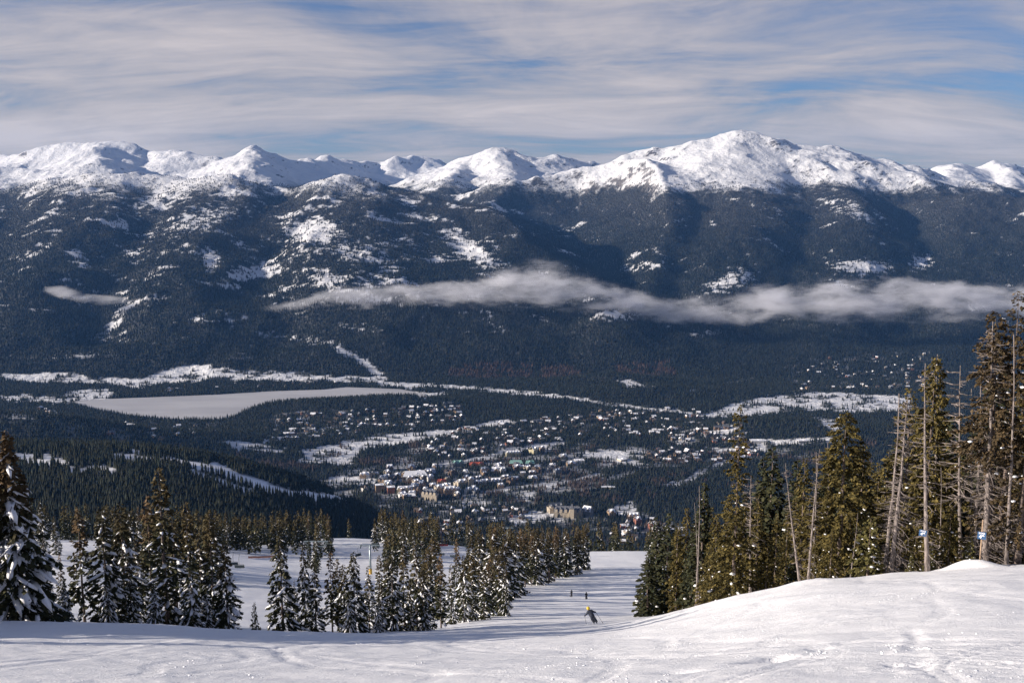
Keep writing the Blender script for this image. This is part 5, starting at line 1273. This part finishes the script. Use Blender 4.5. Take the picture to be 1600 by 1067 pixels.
def person(p, rz, J, m, label, helmet, pack=None, ski_tilt=0.0, poles=(), group='skiers on the piste', skis=True):
    o = empty('person', p, rz, label, 'person', group)
    b_ = link('body', body_mesh(J, ED, RAD, m), o)
    h = J['head']
    ball((h[0], h[1] + .07, h[2]), .085, (.85, .6, 1.1), m_skin, 'face', o)
    ball((h[0], h[1] - .01, h[2] + .05), .165, (.95, 1.08, 1.0), helmet, 'helmet', o)
    if pack: c = np.array(J['chest']); MB().box(c + [0, -.21, -.05], (.15, .09, .22)).build('backpack', pack, o)
    if skis:
        for s in ('l', 'r'):
            t = np.array(J['t' + s]); R = [[math.cos(ski_tilt), 0, math.sin(ski_tilt)], [0, 1, 0], [-math.sin(ski_tilt), 0, math.cos(ski_tilt)]]
            mb = MB(); mb.box((t[0], t[1] - .08, t[2] - .085), (.05, .78, .015), R=R); mb.add([(t[0] - .05, t[1] + .70, t[2] - .07), (t[0] + .05, t[1] + .70, t[2] - .07), (t[0], t[1] + .92, t[2] + .03)], [(0, 1, 2)]); mb.build('ski', m_ski, o)
    for k, (a, c) in enumerate(poles):
        ca, sa = math.cos(rz), math.sin(rz); f = lambda q: (p[0] + ca * q[0] - sa * q[1], p[1] + sa * q[0] + ca * q[1], p[2] + q[2])
        A, C = np.array(f(a)), np.array(f(c))
        po = empty('ski_pole', C, 0, '%s ski pole held by the %s' % (('left', 'right')[k], label.split(' ', 1)[1][:60] if len(label.split()) < 10 else 'skier in the yellow helmet'), 'ski pole', 'ski poles')
        MB().tube([(0, 0, 0), A - C], .014, 5).build('shaft', m_ski, po); MB().tube([(A - C) * .08, (A - C) * .1], [.05, .05], 8).build('basket', m_ski, po)
    return o
def foot(px, py): p = near_hit(px, py, 60); p[2] = near_h(np.array([p[0]]), np.array([p[1]]))[0]; return p
J = dict(pelvis=(-.30, -.12, .72), waist=(-.40, .0, .88), chest=(-.52, .12, 1.10), neck=(-.58, .20, 1.28), head=(-.62, .26, 1.40), sl=(-.72, .10, 1.12), el=(-.88, .16, .88), hl=(-.90, .34, .70), fl=(-.91, .42, .66), sr=(-.34, .10, 1.22), er=(-.10, .12, 1.10), hr=(.10, .26, .98), fr=(.16, .33, .95),
         pl=(-.38, -.10, .68), kl=(-.30, .16, .42), al=(-.10, -.04, .14), tl=(-.10, .12, .09), pr=(-.20, -.12, .70), kr=(.0, .14, .44), ar=(.16, -.04, .16), tr=(.16, .12, .09))
person(foot(930, 974), .25, J, m_navy, 'person skiing away in a dark navy suit and yellow helmet, leaning into a turn', m_yel, None, .5, (((-.91, .40, .68), (-1.0, -.55, .05)), ((.15, .31, .96), (.62, -.45, .12))))
JS = dict(pelvis=(0, -.04, .92), waist=(0, -.02, 1.06), chest=(0, 0, 1.32), neck=(0, .02, 1.50), head=(0, .05, 1.63), sl=(-.19, 0, 1.40), el=(-.28, .02, 1.14), hl=(-.24, .22, 1.0), fl=(-.23, .29, .98), sr=(.19, 0, 1.40), er=(.28, .02, 1.14), hr=(.24, .22, 1.0), fr=(.23, .29, .98),
          pl=(-.10, -.03, .88), kl=(-.12, .04, .50), al=(-.12, -.02, .12), tl=(-.12, .14, .08), pr=(.10, -.03, .88), kr=(.12, .04, .50), ar=(.12, -.02, .12), tr=(.12, .14, .08))
person(foot(893, 932), .5, JS, m_blk, 'person in black standing on the piste, left of a pair', m_blk, None, 0, (((-.23, .27, 1.0), (-.38, .1, .02)), ((.23, .27, 1.0), (.38, .1, .02))))
person(foot(916, 936), -.3, {k: (v[0] * 1.05, v[1], v[2]) for k, v in JS.items()}, m_blk, 'person in black standing on the piste, right of a pair', m_blk, None)
bpy.data.objects['ski_pole.002']['label'] = 'left pole of the left one of two standing skiers'
bpy.data.objects['ski_pole.003']['label'] = 'right pole of the left one of two standing skiers'
bpy.data.objects['ski_pole']['label'] = 'left pole of the skier in the yellow helmet'; bpy.data.objects['ski_pole.001']['label'] = 'right pole of the skier in the yellow helmet'

m_blue = plain('blue_sign_paint', (0.030, 0.095, 0.22), .5, .12, 6)
m_wht = plain('white_lettering', (0.80, 0.81, 0.83), .5, .04, 6)
def text_mesh(body, size):
    cu = bpy.data.curves.new('lettering', 'FONT'); cu.body = body; cu.size = size; cu.align_x = 'CENTER'; cu.align_y = 'CENTER'; cu.extrude = .002; cu.offset = size * .03
    o = bpy.data.objects.new('tmp', cu); COL.objects.link(o); bpy.context.view_layer.update()
    me = bpy.data.meshes.new_from_object(o.evaluated_get(bpy.context.evaluated_depsgraph_get())); bpy.data.objects.remove(o)
    me.transform(__import__('mathutils').Matrix.Rotation(math.pi / 2, 4, 'X')); me.materials.clear(); me.materials.append(m_wht); me.name = 'lettering'
    return me
def sign(px, py, Y, w, h, tilt, label, post_py=None):
    c = px2world(px, py, Y); zb = float(near_h(np.array([c[0]]), np.array([Y]))[0])
    yaw = -math.atan2(c[0], Y)
    o = empty('number_sign', (c[0], Y, zb if post_py else c[2]), yaw, label, 'sign', 'number signs')
    dz = c[2] - zb if post_py else 0.0
    if post_py: MB().tube([(0, .05, -.4), (0.01, .05, px2world(px, post_py, Y)[2] - zb)], .045, 7).build('post', m_wood_post, o, True)
    pn = MB(); ct, st = math.cos(tilt), math.sin(tilt); R = [[ct, 0, st], [0, 1, 0], [-st, 0, ct]]
    pn.box((0, 0, 0), (w / 2, .008, h / 2), R=R); pn = pn.build('panel', m_blue, o); pn.location = (0, -.06, dz)
    for body, size, zz in (('49', h * .66, -h * .17), ('ZONE', h * .28, h * .30)):
        t = link('lettering', text_mesh(body, size), pn, (math.sin(tilt) * zz, -.012, math.cos(tilt) * zz)); t.rotation_euler = (0, tilt, 0)
    return o
sign(1442, 832, 60.0, .44, .40, .10, 'blue sign reading 49 fixed to a dead trunk, left one')
sign(1534, 836, 59.0, .48, .46, .0, 'blue sign reading 49 on a wooden post, right one', 812)

# ------------------------------------------------------------------ loose crumbs of snow on the skied slope
cr_ = np.random.default_rng(12)
Yc = 17 + 45 * cr_.random(26000) ** 1.5; Xc = (cr_.random(26000) * 2 - 1) * (0.56 * Yc + 2)
ok = (fbm(Xc / 5, Yc / 3.5, 3, 201) + .25 * gnoise(Xc / .8, Yc / .8, 203)) > 0.20 + .35 * cr_.random(26000)
Xc, Yc = Xc[ok], Yc[ok]; n_ = len(Xc)
sz = 0.012 + 0.036 * cr_.random(n_) ** 3
link('snow_crumbs', lumps('snow_crumbs', np.column_stack([Xc, Yc, near_h(Xc, Yc) - sz * .15]), np.column_stack([sz * 1.5, sz, sz * .6]), cr_.random(n_) * 6.28, cr_), None, kind='stuff', label='loose crumbs of snow scattered over the skied slope', category='snow')

# ------------------------------------------------------------------ labels of look-alikes that stand apart: by order across the picture
same = {}
for o in COL.objects:
    if o.parent is None and o.get('category') in ('tree', 'building') and o.get('label'): same.setdefault(o['label'], []).append(o)
ORD = ['first', 'second', 'third', 'fourth', 'fifth', 'sixth', 'seventh', 'eighth']
for lb, obs in same.items():
    n = len(obs)
    if n < 2 or n > 8 or 'outside' in lb: continue
    obs.sort(key=lambda o: world2px(o.location.x, o.location.y, o.location.z)[0])
    for i, o in enumerate(obs):
        o['label'] = lb + (', ' + (('left one', 'right one')[i] if n == 2 else ORD[i] + ' from left'))
        if len(o['label'].split()) > 16: o['label'] = lb
